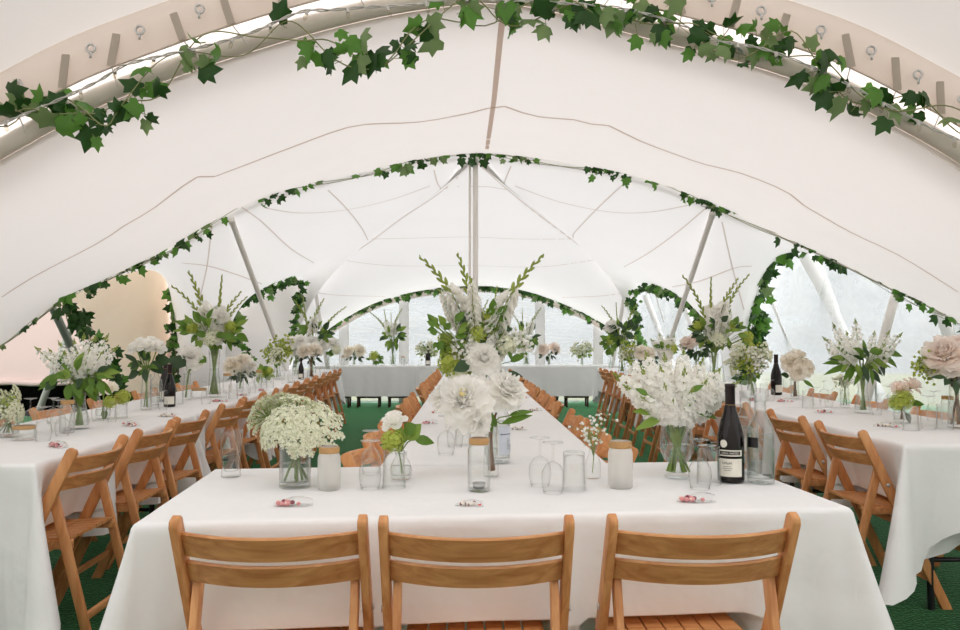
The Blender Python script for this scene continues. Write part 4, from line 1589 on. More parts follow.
# ------------------------------------------------------------------ vessels
VP = {
    'cylinder': [(0.001, 0.004), (0.046, 0.004), (0.0475, 0.0), (0.0475, 0.01), (0.0475, 0.158), (0.0445, 0.158), (0.0445, 0.016), (0.001, 0.014)],
    'bottle': [(0.001, 0.003), (0.022, 0.003), (0.025, 0.006), (0.026, 0.04), (0.024, 0.058), (0.013, 0.082), (0.0115, 0.105), (0.0135, 0.112), (0.0105, 0.112), (0.0095, 0.105)],
    'hurricane': [(0.001, 0.004), (0.040, 0.003), (0.042, 0.007), (0.020, 0.018), (0.013, 0.030), (0.020, 0.043), (0.042, 0.062), (0.055, 0.090), (0.056, 0.120), (0.050, 0.160), (0.047, 0.190), (0.049, 0.202), (0.046, 0.200), (0.044, 0.185), (0.050, 0.12), (0.04, 0.07), (0.001, 0.05)],
    'flared': [(0.001, 0.004), (0.042, 0.003), (0.046, 0.012), (0.046, 0.035), (0.034, 0.085), (0.026, 0.125), (0.030, 0.165), (0.044, 0.200), (0.042, 0.200), (0.028, 0.165), (0.024, 0.125), (0.032, 0.085), (0.043, 0.035), (0.001, 0.016)],
    'tall': [(0.001, 0.004), (0.044, 0.003), (0.046, 0.01), (0.042, 0.06), (0.034, 0.13), (0.034, 0.20), (0.042, 0.26), (0.040, 0.26), (0.032, 0.20), (0.032, 0.13), (0.040, 0.06), (0.001, 0.02)],
    'bud': [(0.001, 0.003), (0.030, 0.003), (0.034, 0.012), (0.036, 0.035), (0.028, 0.058), (0.018, 0.075), (0.020, 0.09), (0.017, 0.09), (0.015, 0.075), (0.001, 0.02)],
    'slim': [(0.001, 0.004), (0.024, 0.003), (0.026, 0.01), (0.024, 0.08), (0.020, 0.14), (0.023, 0.17), (0.021, 0.17), (0.018, 0.14), (0.021, 0.08), (0.001, 0.014)],
}
VH = {k: max(z for r, z in p) for k, p in VP.items()}
VN = {'cylinder': 0.040, 'bottle': 0.008, 'hurricane': 0.04, 'flared': 0.018, 'tall': 0.026, 'bud': 0.012, 'slim': 0.014}


def vessel(kind, pos, label, cat='vase', name='glass_vase', sc=1.0, sz=None, group=None, water=0.5, n=24):
    sz = sz or sc
    t = thing(name, label, cat, pos, random.uniform(0, 3), group)
    m = MB()
    m.lathe([(r * sc, z * sz) for r, z in VP[kind]], 'glass', n)
    m.build('bowl', t)
    if water:
        h = VH[kind] * sz * water
        prof = [(r * sc * 0.93, z * sz) for r, z in VP[kind][:len(VP[kind])] if z * sz < h]
        outer_p = []
        last = -1
        for r, z in prof:
            if z > last and z > 0.01:
                outer_p.append((r, z))
                last = z
        if len(outer_p) >= 1:
            rr = outer_p[-1][0]
            m = MB()
            m.lathe([(0.001, 0.016 * sz)] + [(r * 0.96, max(z, 0.016 * sz)) for r, z in outer_p] + [(rr * 0.96, h), (0.001, h)], 'water', n)
            m.build('water', t)
    return t


def bouquet(label, base, vkind, vsc, flowers, leaves=(), group=None, vsz=None, seed=0, stemmat='stem', stem_r=0.0035, cat='flowers'):
    """flowers: (kind, px, py, dY, size[, dir]); the heads sit where the camera sees (px, py) at the vase's depth + dY.
    leaves: (px, py, dY, dx, dz, length, width, material, fold)"""
    rnd = random.Random(seed)
    vsz = vsz or vsc
    t = thing('bouquet', label, cat, base, 0, group)
    bx = V(base)
    neck = V((0, 0, VH[vkind] * vsz))
    rn = VN[vkind] * vsc
    for i, fl in enumerate(flowers):
        kind, px, py, dY, size = fl[:5]
        tip = at(px, py, bx.y + dY) - bx
        a = rnd.uniform(0, 2 * PI)
        nk = neck + V((math.cos(a) * rn * 0.7, math.sin(a) * rn * 0.7, -0.004))
        # lean of the neck crossing follows where the head goes
        hd = V((tip.x, tip.y, 0))
        if hd.length > 1e-3:
            nk = neck + hd.normalized() * rn * rnd.uniform(0.4, 0.9) + V((0, 0, -0.004))
        foot = V((-nk.x * 0.9, -nk.y * 0.9, 0.02)) + V((rnd.uniform(-.4, .4) * rn, rnd.uniform(-.4, .4) * rn, 0))
        var = fl[6] if len(fl) > 6 else rnd.randrange(len(FL[kind]))
        me = FL[kind][var % len(FL[kind])]
        dr = V(fl[5]) if len(fl) > 5 and fl[5] is not None else None
        if kind in ISLONG:
            # (px, py) is the tip; the spike hangs below it towards the neck
            d = (dr or (tip - nk)).normalized()
            head = tip - d * size
            if kind in ('glad', 'gladg'):
                # account for the bend of the spike
                bend = {'glad': [-0.30, 0.04, 0.30, -0.12, 0.55, -0.55, 0.05], 'gladg': [-0.28, 0.03, 0.28]}[kind][var % len(FL[kind])]
                d = ((tip - V((bend * size, 0, 0))) - nk).normalized()
                Rm = Matrix.Identity(4)
                zax = d
                xax = V((1, 0, 0)) - d * d.x
                xax.normalize()
                yax = zax.cross(xax)
                Rm = Matrix((xax, yax, zax)).transposed().to_4x4()
                tl = V((bend, 0.25 * bend, 1 - 0.25 * abs(bend))) * size
                head = tip - (Rm.to_3x3() @ tl)
                mt = Matrix.Translation(head) @ Rm @ Matrix.Scale(size, 4)
            else:
                mt = Matrix.Translation(head) @ rotz_to(d) @ RZ(rnd.uniform(0, 6)) @ Matrix.Scale(size, 4)
            end = head
            nm = 'flower_spike'
        else:
            d = dr or (V((tip.x - nk.x, tip.y - nk.y - 0.06, abs(tip.z - nk.z) * 0.7 + 0.02)))
            d = d.normalized()
            mt = Matrix.Translation(tip) @ rotz_to(d) @ RZ(rnd.uniform(0, 6)) @ Matrix.Scale(size, 4)
            end = tip - d * size * (1.0 if kind in SPRAY else (0.5 if kind == 'umbel' else 0.12))
            nm = 'flower_spray' if kind in SPRAY else 'flower_head'
        h = link(nm, me, t, mtx=mt)
        if (end - nk).length > 0.01:
            m = MB()
            midp = nk.lerp(end, 0.5) + V((0, 0, 0.03 * (end - nk).length))
            pts = catmull([foot, nk, midp, end], 12)
            inv = mt.inverted()
            m.tube(pts, stem_r, stemmat if kind not in ('umbel',) else 'stem', 5, True, inv)
            m.build('stem', h)
    if leaves:
        m = MB()
        for lf in leaves:
            px, py, dY, dx, dz, L, W, mat = lf[:8]
            p = at(px, py, bx.y + dY) - bx
            d = V((dx, rnd.uniform(-.5, .1), dz))
            leaf_shape(m, p, d, V((rnd.uniform(-.3, .3), -0.9, 0.5)), L, W, mat, rnd.uniform(0.1, 0.5), rnd.uniform(0.05, 0.4))
            nk = neck
            m.tube([nk, nk.lerp(p, 0.5) + V((0, 0, 0.01)), p], 0.002, 'stem', 4, False)
        m.build('foliage', t)
    return t


def leafmass(cx, cy, rx, ry, n, L, W, mats, seed, dY=0.0, sp=0.06, down=0.0):
    rnd = random.Random(seed)
    out = []
    for _ in range(int(n * 1.7)):
        a = rnd.uniform(0, 2 * PI)
        r = math.sqrt(rnd.random())
        ox, oy = math.cos(a) * r, math.sin(a) * r
        out.append((cx + ox * rx, cy + oy * ry, dY + rnd.uniform(-sp, sp), ox + rnd.uniform(-.5, .5), -oy + rnd.uniform(-.4, .4) - down, L * rnd.uniform(.45, .9), W * rnd.uniform(.45, .9), rnd.choice(mats)))
    return out


# ------------------------------------------------------------------ glassware and jars (unit meshes, shared)
def lathe_me(name, prof, mat, n=22):
    m = MB()
    m.lathe(prof, mat, n)
    return m.mesh(name)


GW = dict(
    bowl=lathe_me('bowl', [(0.029, 0.0), (0.0285, 0.0), (0.034, 0.020), (0.0365, 0.045), (0.034, 0.068), (0.024, 0.086), (0.010, 0.095), (0.004, 0.098)], 'glass'),
    bowl_edge=lathe_me('rim', [(0.0282, 0.0), (0.0295, 0.0), (0.0297, 0.0015), (0.0282, 0.0015), (0.0282, 0.0)], 'glass'),
    stemg=lathe_me('stem', [(0.0045, 0.096), (0.0036, 0.112), (0.0036, 0.142), (0.0050, 0.150)], 'glass', 12),
    footg=lathe_me('foot', [(0.0055, 0.149), (0.020, 0.153), (0.0325, 0.1555), (0.0325, 0.1575), (0.002, 0.1575)], 'glass'),
    tumbler=lathe_me('body', [(0.036, 0.0), (0.0365, 0.002), (0.033, 0.085), (0.0325, 0.112), (0.030, 0.114), (0.001, 0.114), (0.001, 0.104), (0.029, 0.102), (0.0305, 0.085), (0.034, 0.002), (0.036, 0.0)], 'glass'),
    pint=lathe_me('body', [(0.001, 0.001), (0.030, 0.001), (0.033, 0.004), (0.031, 0.02), (0.030, 0.04), (0.034, 0.09), (0.038, 0.13), (0.038, 0.158), (0.036, 0.158), (0.035, 0.12), (0.028, 0.045), (0.024, 0.022), (0.001, 0.016)], 'glass'),
    jar=lathe_me('body', [(0.001, 0.002), (0.030, 0.001), (0.034, 0.006), (0.0345, 0.05), (0.034, 0.098), (0.030, 0.110), (0.028, 0.113), (0.028, 0.130), (0.026, 0.130), (0.026, 0.112), (0.032, 0.098), (0.032, 0.008), (0.001, 0.006)], 'frost'),
    cjar=lathe_me('body', [(0.001, 0.002), (0.033, 0.001), (0.036, 0.006), (0.0365, 0.06), (0.036, 0.132), (0.031, 0.146), (0.029, 0.150), (0.029, 0.168), (0.027, 0.168), (0.027, 0.148), (0.034, 0.130), (0.034, 0.01), (0.001, 0.008)], 'glass'),
    ljar=lathe_me('body', [(0.001, 0.002), (0.047, 0.001), (0.051, 0.008), (0.051, 0.040), (0.045, 0.050), (0.045, 0.066), (0.042, 0.066), (0.042, 0.050), (0.048, 0.04), (0.048, 0.01), (0.001, 0.008)], 'glass'),
    twine=lathe_me('twine_band', [(0.0285, 0.110), (0.031, 0.112), (0.0315, 0.117), (0.031, 0.121), (0.0315, 0.125), (0.0305, 0.129), (0.0285, 0.130)], 'twine'),
    ctwine=lathe_me('twine_band', [(0.0295, 0.147), (0.032, 0.149), (0.0325, 0.155), (0.032, 0.160), (0.0325, 0.165), (0.0295, 0.168)], 'twine'),
    ltwine=lathe_me('twine_band', [(0.0455, 0.049), (0.048, 0.051), (0.0485, 0.057), (0.048, 0.062), (0.0455, 0.065)], 'twine'),
    cup=lathe_me('tin_cup', [(0.001, 0.0), (0.0185, 0.0), (0.0195, 0.016), (0.0185, 0.016), (0.018, 0.012), (0.001, 0.012)], 'tin', 16),
    wax=lathe_me('wax', [(0.0178, 0.004), (0.0178, 0.0125), (0.002, 0.0135), (0.001, 0.018)], 'candle', 16),
)


def wineglass(px, py, label, group=None, h=HT, sc=1.0):
    p = on(px, py, h)
    t = thing('wine_glass', label, 'glass', p + V((0, 0, 0.0005)), random.uniform(0, 3), group)
    t.scale = (sc, sc, sc)
    for a, k in (('bowl', 'bowl'), ('rim', 'bowl_edge'), ('stem', 'stemg'), ('foot', 'footg')):
        link(a, GW[k], t)
    return t


def tumbler(px, py, label, group=None, kind='tumbler', sc=1.0):
    o = link('tumbler', GW[kind], None, on(px, py, HT) + V((0, 0, 0.0005)))
    o.scale = (sc, sc, sc)
    return tag(o, label, 'glass', group)


def jar(px, py, label, kind='jar', group=None, sc=1.0, tea=None):
    p = on(px, py, HT) + V((0, 0, 0.0005))
    t = thing('candle_jar', label, 'jar', p, random.uniform(0, 3), group)
    t.scale = (sc, sc, sc)
    link('body', GW[kind], t)
    link('twine_band', GW[{'jar': 'twine', 'cjar': 'ctwine', 'ljar': 'ltwine'}[kind]], t)
    if tea:
        q = thing('tealight', tea, 'candle', p + V((0, 0, 0.009)))
        link('tin_cup', GW['cup'], q)
        link('wax', GW['wax'], q)
    return t


# favour bags -----------------------------------------------------------------
def bag_meshes():
    random.seed(5)
    out = []
    for v in range(3):
        m = MB()
        for k in range(15):
            x = random.uniform(-0.030, 0.032)
            y_ = random.uniform(-0.012, 0.012)
            r = random.uniform(0.005, 0.0075)
            m.ball((x, y_, r + (0.006 if k > 9 else 0.001)), r, random.choice(['sweetp', 'sweetp', 'sweetw', 'sweetw', 'sweetd']), 7, 5, None, (1, 1, 0.85))
        a = m.mesh('sweet_filling')
        m = MB()
        rows = []
        for i in range(9):
            u = i / 8
            x = -0.042 + 0.105 * u
            w_ = 0.022 * math.sin(PI * min(1, 0.1 + 0.75 * u)) + 0.005 * u
            hh = 0.022 * math.sin(PI * min(1, 0.05 + 0.72 * u)) + 0.0015
            rows.append([V((x, w_ * math.cos(q * PI / 4), 0.0008 + max(0, hh * math.sin(q * PI / 4)) + random.uniform(0, .002))) for q in range(8)])
        m.grid(rows, 'film', None, True)
        f = [V((0.063, 0, 0.004))]
        b_ = m.mesh('pouch')
        out.append((a, b_))
    m = MB()
    m.box((0, 0, 0.001), (0.024, 0.020, 0.0012), 'tag')
    hp = []
    for k in range(24):
        a = k * 2 * PI / 24
        hx = 16 * math.sin(a) ** 3
        hy = 13 * math.cos(a) - 5 * math.cos(2 * a) - 2 * math.cos(3 * a) - math.cos(4 * a)
        hp.append(V((hx * 0.00048, hy * 0.00045, 0.0021)))
    m.add(hp, [tuple(range(23, -1, -1))], 'red', None, True)
    return out, m.mesh('heart_tag')


BAGS, HEART = bag_meshes()
random.seed(123)


def favour(px, py, rz, label, group=None, heart=True, sc=1.0, tagside=1):
    p = on(px, py, HT) + V((0, 0, 0.0006))
    t = thing('favour_bag', label, 'sweets', p, rz, group)
    t.scale = (sc, sc, sc)
    a, b_ = BAGS[random.randrange(3)]
    link('sweet_filling', a, t)
    link('pouch', b_, t)
    if heart:
        link('heart_tag', HEART, t, mtx=Matrix.Translation((0.052 * tagside, -0.006, 0.004)) @ Euler((R(25), R(-12), R(20))).to_matrix().to_4x4())
    return t


# bottles ---------------------------------------------------------------------
def text_mesh(body, size, mat, radius, zc, phi, name, align='CENTER'):
    cu_ = bpy.data.curves.new(name, 'FONT')
    cu_.body = body
    cu_.size = size
    cu_.align_x = align
    o = bpy.data.objects.new(name, cu_)
    COL.objects.link(o)
    dg = bpy.context.evaluated_depsgraph_get()
    me = bpy.data.meshes.new_from_object(o.evaluated_get(dg))
    bpy.data.objects.remove(o)
    bm = bmesh.new()
    bm.from_mesh(me)
    bmesh.ops.subdivide_edges(bm, edges=[e for e in bm.edges if e.calc_length() > size * 0.3], cuts=1)
    for v in bm.verts:
        a = phi + v.co.x / radius
        v.co = V((radius * math.sin(a), -radius * math.cos(a), zc + v.co.y))
    bm.to_mesh(me)
    bm.free()
    me.materials.clear()
    me.materials.append(M[mat])
    return me


def patch(m, r, phi0, phi1, z0, z1, mat, n=14, oval=False):
    if oval:
        c0, cz = (phi0 + phi1) / 2, (z0 + z1) / 2
        ring = []
        for k in range(24):
            a = k * PI / 12
            ph = c0 + (phi1 - phi0) / 2 * math.cos(a)
            ring.append(V((r * math.sin(ph), -r * math.cos(ph), cz + (z1 - z0) / 2 * math.sin(a))))
        ctr = []
        for f in (0.66, 0.33):
            for k in range(24):
                a = k * PI / 12
                ph = c0 + f * (phi1 - phi0) / 2 * math.cos(a)
                ctr.append(V((r * math.sin(ph), -r * math.cos(ph), cz + f * (z1 - z0) / 2 * math.sin(a))))
        m.grid([ring, ctr[:24], ctr[24:], [V((r * math.sin(c0), -r * math.cos(c0), cz))] * 24], mat, None, True)
        return
    m.grid([[V((r * math.sin(phi0 + (phi1 - phi0) * k / n), -r * math.cos(phi0 + (phi1 - phi0) * k / n), z)) for k in range(n + 1)] for z in (z0, z1)], mat)


def wine_bottle(p, rz, label, group=None, detail=False, sc=1.0):
    t = thing('wine_bottle', label, 'bottle', p, rz, group)
    t.scale = (sc, sc, sc)
    m = MB()
    m.lathe([(0.001, 0.006), (0.034, 0.001), (0.0405, 0.004), (0.0415, 0.012), (0.0415, 0.130), (0.040, 0.152), (0.033, 0.185), (0.022, 0.218), (0.0155, 0.245), (0.0145, 0.262)], 'wine', 32)
    m.build('body', t)
    m = MB()
    m.lathe([(0.0150, 0.243), (0.0157, 0.246), (0.0153, 0.298), (0.0165, 0.300), (0.0165, 0.308), (0.0155, 0.311), (0.001, 0.312)], 'capsule', 24)
    m.build('capsule', t)
    m = MB()
    m.lathe([(0.0156, 0.2435), (0.0160, 0.2445), (0.0156, 0.2455)], 'twine', 24)
    m.build('gold_ring', t)
    m = MB()
    patch(m, 0.0418, -0.95, 0.95, 0.022, 0.078, 'paper')
    lb = m.build('label_panel', t)
    if detail:
        m = MB()
        patch(m, 0.0418, -0.95, 0.95, 0.086, 0.105, 'paper')
        patch(m, 0.0420, -0.80, 0.80, 0.0895, 0.1015, 'ink')
        l2 = m.build('label_strip', t)
        link('lettering', text_mesh('DOUL PARTES', 0.0085, 'paper', 0.0423, 0.0924, 0, 'lettering'), l2)
        m = MB()
        m.tube([V((0.0421 * math.sin(-0.62 + 0.75 * k / 40), -0.0421 * math.cos(-0.62 + 0.75 * k / 40), 0.064 + 0.0045 * math.sin(k * 1.05) * (1 if k % 9 < 6 else 0.4))) for k in range(41)], 0.0005, 'ink', 4)
        m.build('script_flourish', lb)
        for zz, ww in ((0.053, 0.3), (0.047, 0.38), (0.041, 0.25)):
            m = MB()
            patch(m, 0.0421, -0.2 - ww, -0.2 + ww, zz, zz + 0.0012, 'ink', 8)
            m.build('print_line', lb)
        m = MB()
        patch(m, 0.0418, -0.78, -0.20, 0.112, 0.137, 'paper', 8, True)
        m.build('round_seal', t)
    return t


def water_bottle(p, rz, label, group=None, clip=False, lab=False, sc=1.0):
    t = thing('water_bottle', label, 'bottle', p, rz, group)
    t.scale = (sc, sc, sc)
    m = MB()
    m.lathe([(0.001, 0.008), (0.032, 0.001), (0.040, 0.004), (0.0415, 0.012), (0.0415, 0.150), (0.040, 0.168), (0.032, 0.188), (0.020, 0.202), (0.0175, 0.212), (0.0175, 0.262), (0.0155, 0.262), (0.0155, 0.21), (0.030, 0.186), (0.0385, 0.165), (0.0395, 0.15), (0.0395, 0.016), (0.001, 0.014)], 'bottle', 32)
    m.build('body', t)
    m = MB()
    m.lathe([(0.039, 0.017), (0.0385, 0.150), (0.001, 0.150)], 'water', 28)
    m.build('water', t)
    m = MB()
    m.lathe([(0.0185, 0.252), (0.0188, 0.272), (0.0178, 0.276), (0.001, 0.2765)], 'steel', 24)
    m.build('screw_cap', t)
    if clip:
        m = MB()
        patch(m, 0.0420, -1.45, -0.55, 0.112, 0.143, 'black', 10)
        patch(m, 0.0424, -1.45, -0.55, 0.112, 0.143, 'black', 10)
        m.build('black_label', t)
    if lab:
        m = MB()
        patch(m, 0.0419, -0.2, 1.45, 0.03, 0.135, 'palebl')
        lb = m.build('label_panel', t)
        m = MB()
        patch(m, 0.0422, -0.1, 1.3, 0.104, 0.107, 'blueink')
        m.build('print_line', lb)
        for k in range(7):
            m = MB()
            patch(m, 0.0422, 0.55, 0.8 + 0.1 * (k % 3), 0.052 + 0.006 * k, 0.0535 + 0.006 * k, 'ink', 6)
            m.build('print_line', lb)
        m = MB()
        for k in range(9):
            patch(m, 0.0423, 0.98 + 0.03 * k, 0.995 + 0.03 * k, 0.042, 0.068, 'ink', 1)
        m.build('barcode', lb)
    return t


#PART3
# ================================================================== FRONT CROSS TABLE
def B(px, py, h=HT):
    return on(px, py, h) + V((0, 0, 0.0006))


tumbler(231, 477, 'empty tall flared tumbler at the end of the front table, beside the lace-flower vase', kind='pint', sc=0.98)
p = B(295, 487)
vessel('cylinder', p, 'clear cylinder vase half full of water holding the lace flowers', 'vase', water=0.46)
bouquet('bunch of pale green and white lace flowers in the cylinder vase', p + V((0, 0, 0.0)), 'cylinder', 1.0,
        [('umbel', 258, 414, 0.10, 0.066, (-0.9, 0.3, 0.25), 0), ('umbel', 300, 401, 0.08, 0.070, (0.15, 0.3, 0.9), 1), ('umbel', 318, 421, 0.02, 0.088, (0.4, -0.6, 0.65), 0),
         ('umbel', 284, 420, -0.03, 0.066, (-0.15, -0.75, 0.6), 1), ('umbel', 268, 433, -0.02, 0.052, (-0.6, -0.6, 0.3), 0), ('umbel', 299, 438, -0.06, 0.058, (0.05, -0.9, 0.2), 1), ('umbel', 278, 402, 0.12, 0.05, (-0.4, 0.6, 0.6), 0)],
        stem_r=0.0042, seed=4)
jar(329, 490, 'tall frosted jar with twine neck beside the lace-flower vase', tea='tealight inside the tall frosted jar beside the lace flowers')
wineglass(370, 489, 'upturned wine glass in front of its pair, beside the tall frosted jar', sc=0.93)
wineglass(371, 474, 'upturned wine glass standing behind its pair, beside the tall frosted jar', sc=0.93)
tumbler(394, 488, 'upturned tumbler in front of the rose and green snowball posy', sc=1.0)
p = B(401, 480)
vessel('bud', p, 'tiny bud vase behind the upturned tumbler, holding a rose', water=0.5)
bouquet('posy of one white rose and a green snowball with an oak-like leaf', p, 'bud', 1.0,
        [('rose', 395, 424, 0.02, 0.044, (-0.3, -0.3, 0.9)), ('lime', 392, 441, -0.02, 0.036)],
        [(407, 440, 0.0, 0.4, 0.6, 0.07, 0.055, 'lleaf'), (404, 432, 0.0, 0.7, 0.5, 0.05, 0.045, 'leaf'), (414, 439, 0.0, 1.0, -0.05, 0.072, 0.034, 'leaf'), (399, 445, 0.0, 0.1, 0.9, 0.06, 0.05, 'lleaf')], seed=3, stem_r=0.003)
jar(479, 491, 'clear jar with twine neck and a burnt tealight, in front of the peonies', kind='cjar', tea='burnt tealight in the clear twine-necked jar', sc=0.94)
p = B(491, 477)
vessel('slim', p, 'narrow vase with reddish stems under the big white peonies', water=0.55)
pk = p
bouquet('bunch of huge white peonies with reddish stems on the front table', p, 'slim', 1.0,
        [('peony', 466, 404, -0.06, 0.092, (-0.15, -0.75, 0.55), 0), ('peony', 504, 393, 0.0, 0.076, (0.4, -0.45, 0.6), 2), ('peony', 449, 398, 0.0, 0.066, (-0.6, -0.2, 0.7), 1), ('peony', 480, 393, 0.06, 0.07, (0, 0.1, 0.9), 2), ('peony', 478, 424, -0.08, 0.042, (0.1, -0.9, -0.1), 1)],
        [(492, 432, -0.02, -0.35, 0.8, 0.10, 0.03, 'leaf'), (497, 428, 0, -0.4, 0.9, 0.09, 0.03, 'leaf'), (501, 424, 0.0, 0.9, 0.35, 0.12, 0.026, 'leaf'), (508, 416, 0, 0.8, 0.25, 0.10, 0.02, 'leaf'), (484, 430, 0, -0.7, 0.6, 0.05, 0.02, 'dleaf')], seed=5, stemmat='redstem', stem_r=0.0038)
wineglass(540, 486, 'upturned wine glass behind its pair, between the peonies and baby’s breath', sc=0.95)
wineglass(553, 493, 'upturned wine glass in front of its pair, between the peonies and baby’s breath', sc=0.95)
tumbler(574, 490, 'upturned tumbler beside the baby’s breath bottle', sc=1.0)
p = B(593, 479)
vessel('bottle', p, 'small glass bottle holding a puff of baby’s breath', water=0.0, sc=1.0)
bouquet('puff of white baby’s breath in the small bottle', p, 'bottle', 1.0, [('breath', 593, 428, 0.0, 0.088, (0, 0, 1), 0)], seed=2, stem_r=0.0016)
jar(620.5, 488, 'squat frosted jar with twine neck beside the baby’s breath', tea='tealight inside the squat frosted jar beside the baby’s breath', sc=1.10)
p = B(677, 478)
vessel('hurricane', p, 'footed bulbous glass vase holding the white stocks', water=0.55, sc=0.98)
bouquet('spreading bunch of white stocks in the footed vase', p, 'hurricane', 0.98,
        [('stock', 612, 372, 0.0, 0.21), ('stock', 627, 356, 0.03, 0.19), ('stock', 645, 350, 0.04, 0.18), ('stock', 664, 352, 0.05, 0.17), ('stock', 684, 347, 0.05, 0.18), ('stock', 704, 356, 0.04, 0.18), ('stock', 722, 366, 0.02, 0.18), ('stock', 741, 380, 0.0, 0.19),
         ('stock', 622, 384, -0.03, 0.18), ('stock', 640, 366, -0.02, 0.18), ('stock', 660, 364, -0.03, 0.17), ('stock', 685, 366, -0.03, 0.17), ('stock', 708, 378, -0.03, 0.17), ('stock', 640, 396, -0.07, 0.14), ('stock', 664, 382, -0.07, 0.14), ('stock', 694, 386, -0.07, 0.14), ('stock', 650, 404, -0.06, 0.09), ('stock', 673, 398, -0.08, 0.09), ('stock', 716, 394, -0.02, 0.14)],
        [(662, 417, -0.03, -0.9, -0.35, 0.10, 0.03, 'lleaf'), (655, 412, -0.02, -0.8, 0.1, 0.08, 0.028, 'lleaf'), (690, 408, -0.03, 0.9, -0.25, 0.11, 0.03, 'leaf'), (697, 404, 0, 0.9, 0.2, 0.09, 0.03, 'leaf'), (672, 414, -0.03, -0.2, 0.6, 0.07, 0.03, 'leaf'), (682, 410, -0.04, 0.3, 0.7, 0.07, 0.03, 'lleaf'), (667, 424, 0, 0.5, -0.9, 0.09, 0.03, 'leaf'), (672, 424, 0.0, 0.2, -1, 0.10, 0.035, 'lleaf'), (684, 422, 0.0, -0.4, -1, 0.09, 0.03, 'leaf'), (648, 395, -0.05, -0.5, 0.3, 0.05, 0.02, 'leaf'), (690, 392, -0.05, 0.5, 0.3, 0.05, 0.02, 'leaf')], seed=6, stem_r=0.004)
wineglass(700, 489, 'upturned wine glass beside the dark wine bottle', sc=0.95)
tumbler(709, 484, 'upturned tumbler tucked behind the wine glass beside the dark wine bottle', sc=1.05)
wine_bottle(B(731, 482), R(-22), 'dark wine bottle with cream label standing on the front table', detail=True, sc=1.0)
water_bottle(B(761, 483), R(0), 'clear water bottle with silver cap and black label, front one of two', clip=True, sc=1.02)
water_bottle(B(746, 474), R(0), 'clear water bottle with silver cap, tucked behind the wine bottle', sc=1.02)
favour(289, 506, R(8), 'favour bag of pink and white sweets before the lace-flower vase', heart=False, sc=1.0)
favour(466, 506, R(-4), 'favour bag with red heart tag before the clear jar', sc=0.72)
favour(692, 502, R(5), 'favour bag of pink and plum sweets near the dark wine bottle', heart=False, sc=1.05)

# ================================================================== MIDDLE ROW
water_bottle(B(499, 462), R(10), 'clear bottle with pale blue printed label behind the peonies', lab=True, sc=1.0)
wineglass(446, 455, 'upturned wine glass behind the peonies, by a tumbler on the middle row', sc=0.98)
wineglass(455, 447, 'upturned wine glass further behind the peonies on the middle row', sc=0.98)
tumbler(463, 445, 'upturned tumbler behind the peonies on the middle row')
p = V((0.075, 3.75, HT + 0.0006))
vessel('tall', p, 'tall waisted vase of the big gladioli arrangement on the middle row', water=0.6, sc=1.15)
bouquet('tall arrangement of gladioli, stocks and a snowball hydrangea on the middle row', p, 'tall', 1.15,
        [('glad', 420, 257, -0.05, 0.44, None, 0), ('glad', 458, 254, 0.05, 0.44, None, 3), ('glad', 543, 256, 0.0, 0.48, None, 2), ('glad', 472, 279, -0.08, 0.30, None, 6), ('gladg', 497, 287, 0.0, 0.30, None, 1), ('gladg', 488, 300, 0.08, 0.22, None, 2), ('glad', 515, 295, 0.05, 0.2, None, 6), ('glad', 440, 290, 0.02, 0.2, None, 6),
         ('peony', 484, 361, -0.16, 0.084, (0, -0.8, 0.5), 1),
         ('stock', 460, 322, -0.03, 0.17), ('stock', 470, 328, -0.08, 0.15), ('stock', 506, 326, 0.0, 0.17), ('stock', 499, 322, -0.03, 0.16), ('stock', 492, 330, -0.07, 0.14), ('stock', 464, 340, -0.1, 0.12), ('stock', 513, 338, -0.03, 0.14), ('stock', 474, 338, -0.1, 0.11),
         ('lime', 449, 363, -0.05, 0.055), ('lime', 456, 352, 0.0, 0.05), ('limew', 458, 376, -0.05, 0.05), ('lime', 490, 318, 0.0, 0.045), ('lime', 477, 334, -0.05, 0.045), ('limespray', 452, 370, -0.05, 0.075), ('limespray', 466, 382, -0.07, 0.07), ('lime', 446, 340, 0, 0.04), ('whitespray', 519, 345, -0.03, 0.10), ('whitespray', 460, 350, -0.05, 0.09), ('limew', 507, 345, -0.05, 0.05)],
        leafmass(447, 334, 13, 16, 16, 0.085, 0.055, ['leaf', 'lleaf'], 3, -0.04) + leafmass(485, 325, 22, 16, 18, 0.085, 0.05, ['leaf', 'leaf', 'dleaf'], 4, -0.02)
        + [(470, 364, -0.17, -0.95, -0.25, 0.085, 0.062, 'dleaf'), (510, 362, -0.05, 0.8, 0.5, 0.10, 0.04, 'leaf'), (505, 372, -0.05, 0.9, -0.2, 0.09, 0.03, 'dleaf'), (480, 400, -0.1, 0.4, -0.6, 0.09, 0.03, 'leaf')]
        + leafmass(492, 345, 22, 10, 10, 0.08, 0.04, ['leaf', 'dleaf'], 14, -0.03), seed=8, stem_r=0.005)
mid_f = [(436, 413, 1), (428, 424, 0), (516, 430, 0), (533, 411, 0), (444, 399, 0), (447, 388, 1), (523, 398, 0)]
ordm = ['first', 'second', 'third', 'fourth', 'fifth', 'sixth', 'seventh', 'eighth', 'ninth', 'tenth', 'eleventh']
fs = sorted([f for f in mid_f if f[0] < 480], key=lambda f: -f[1])
for k, (x, y_, hh) in enumerate(fs):
    favour(x, y_, random.uniform(-1, 1), '%s small favour bag up the middle row on its cream-panel edge' % ordm[k], 'favour bags on the middle row', bool(hh), 0.95)
fs = sorted([f for f in mid_f if f[0] > 480], key=lambda f: -f[1])
for k, (x, y_, hh) in enumerate(fs):
    favour(x, y_, random.uniform(-1, 1), '%s small favour bag up the middle row on its window edge' % ordm[k], 'favour bags on the middle row', bool(hh), 0.95)
random.seed(77)

# ================================================================== CREAM-PANEL ROW
CR = 'cream-panel row'


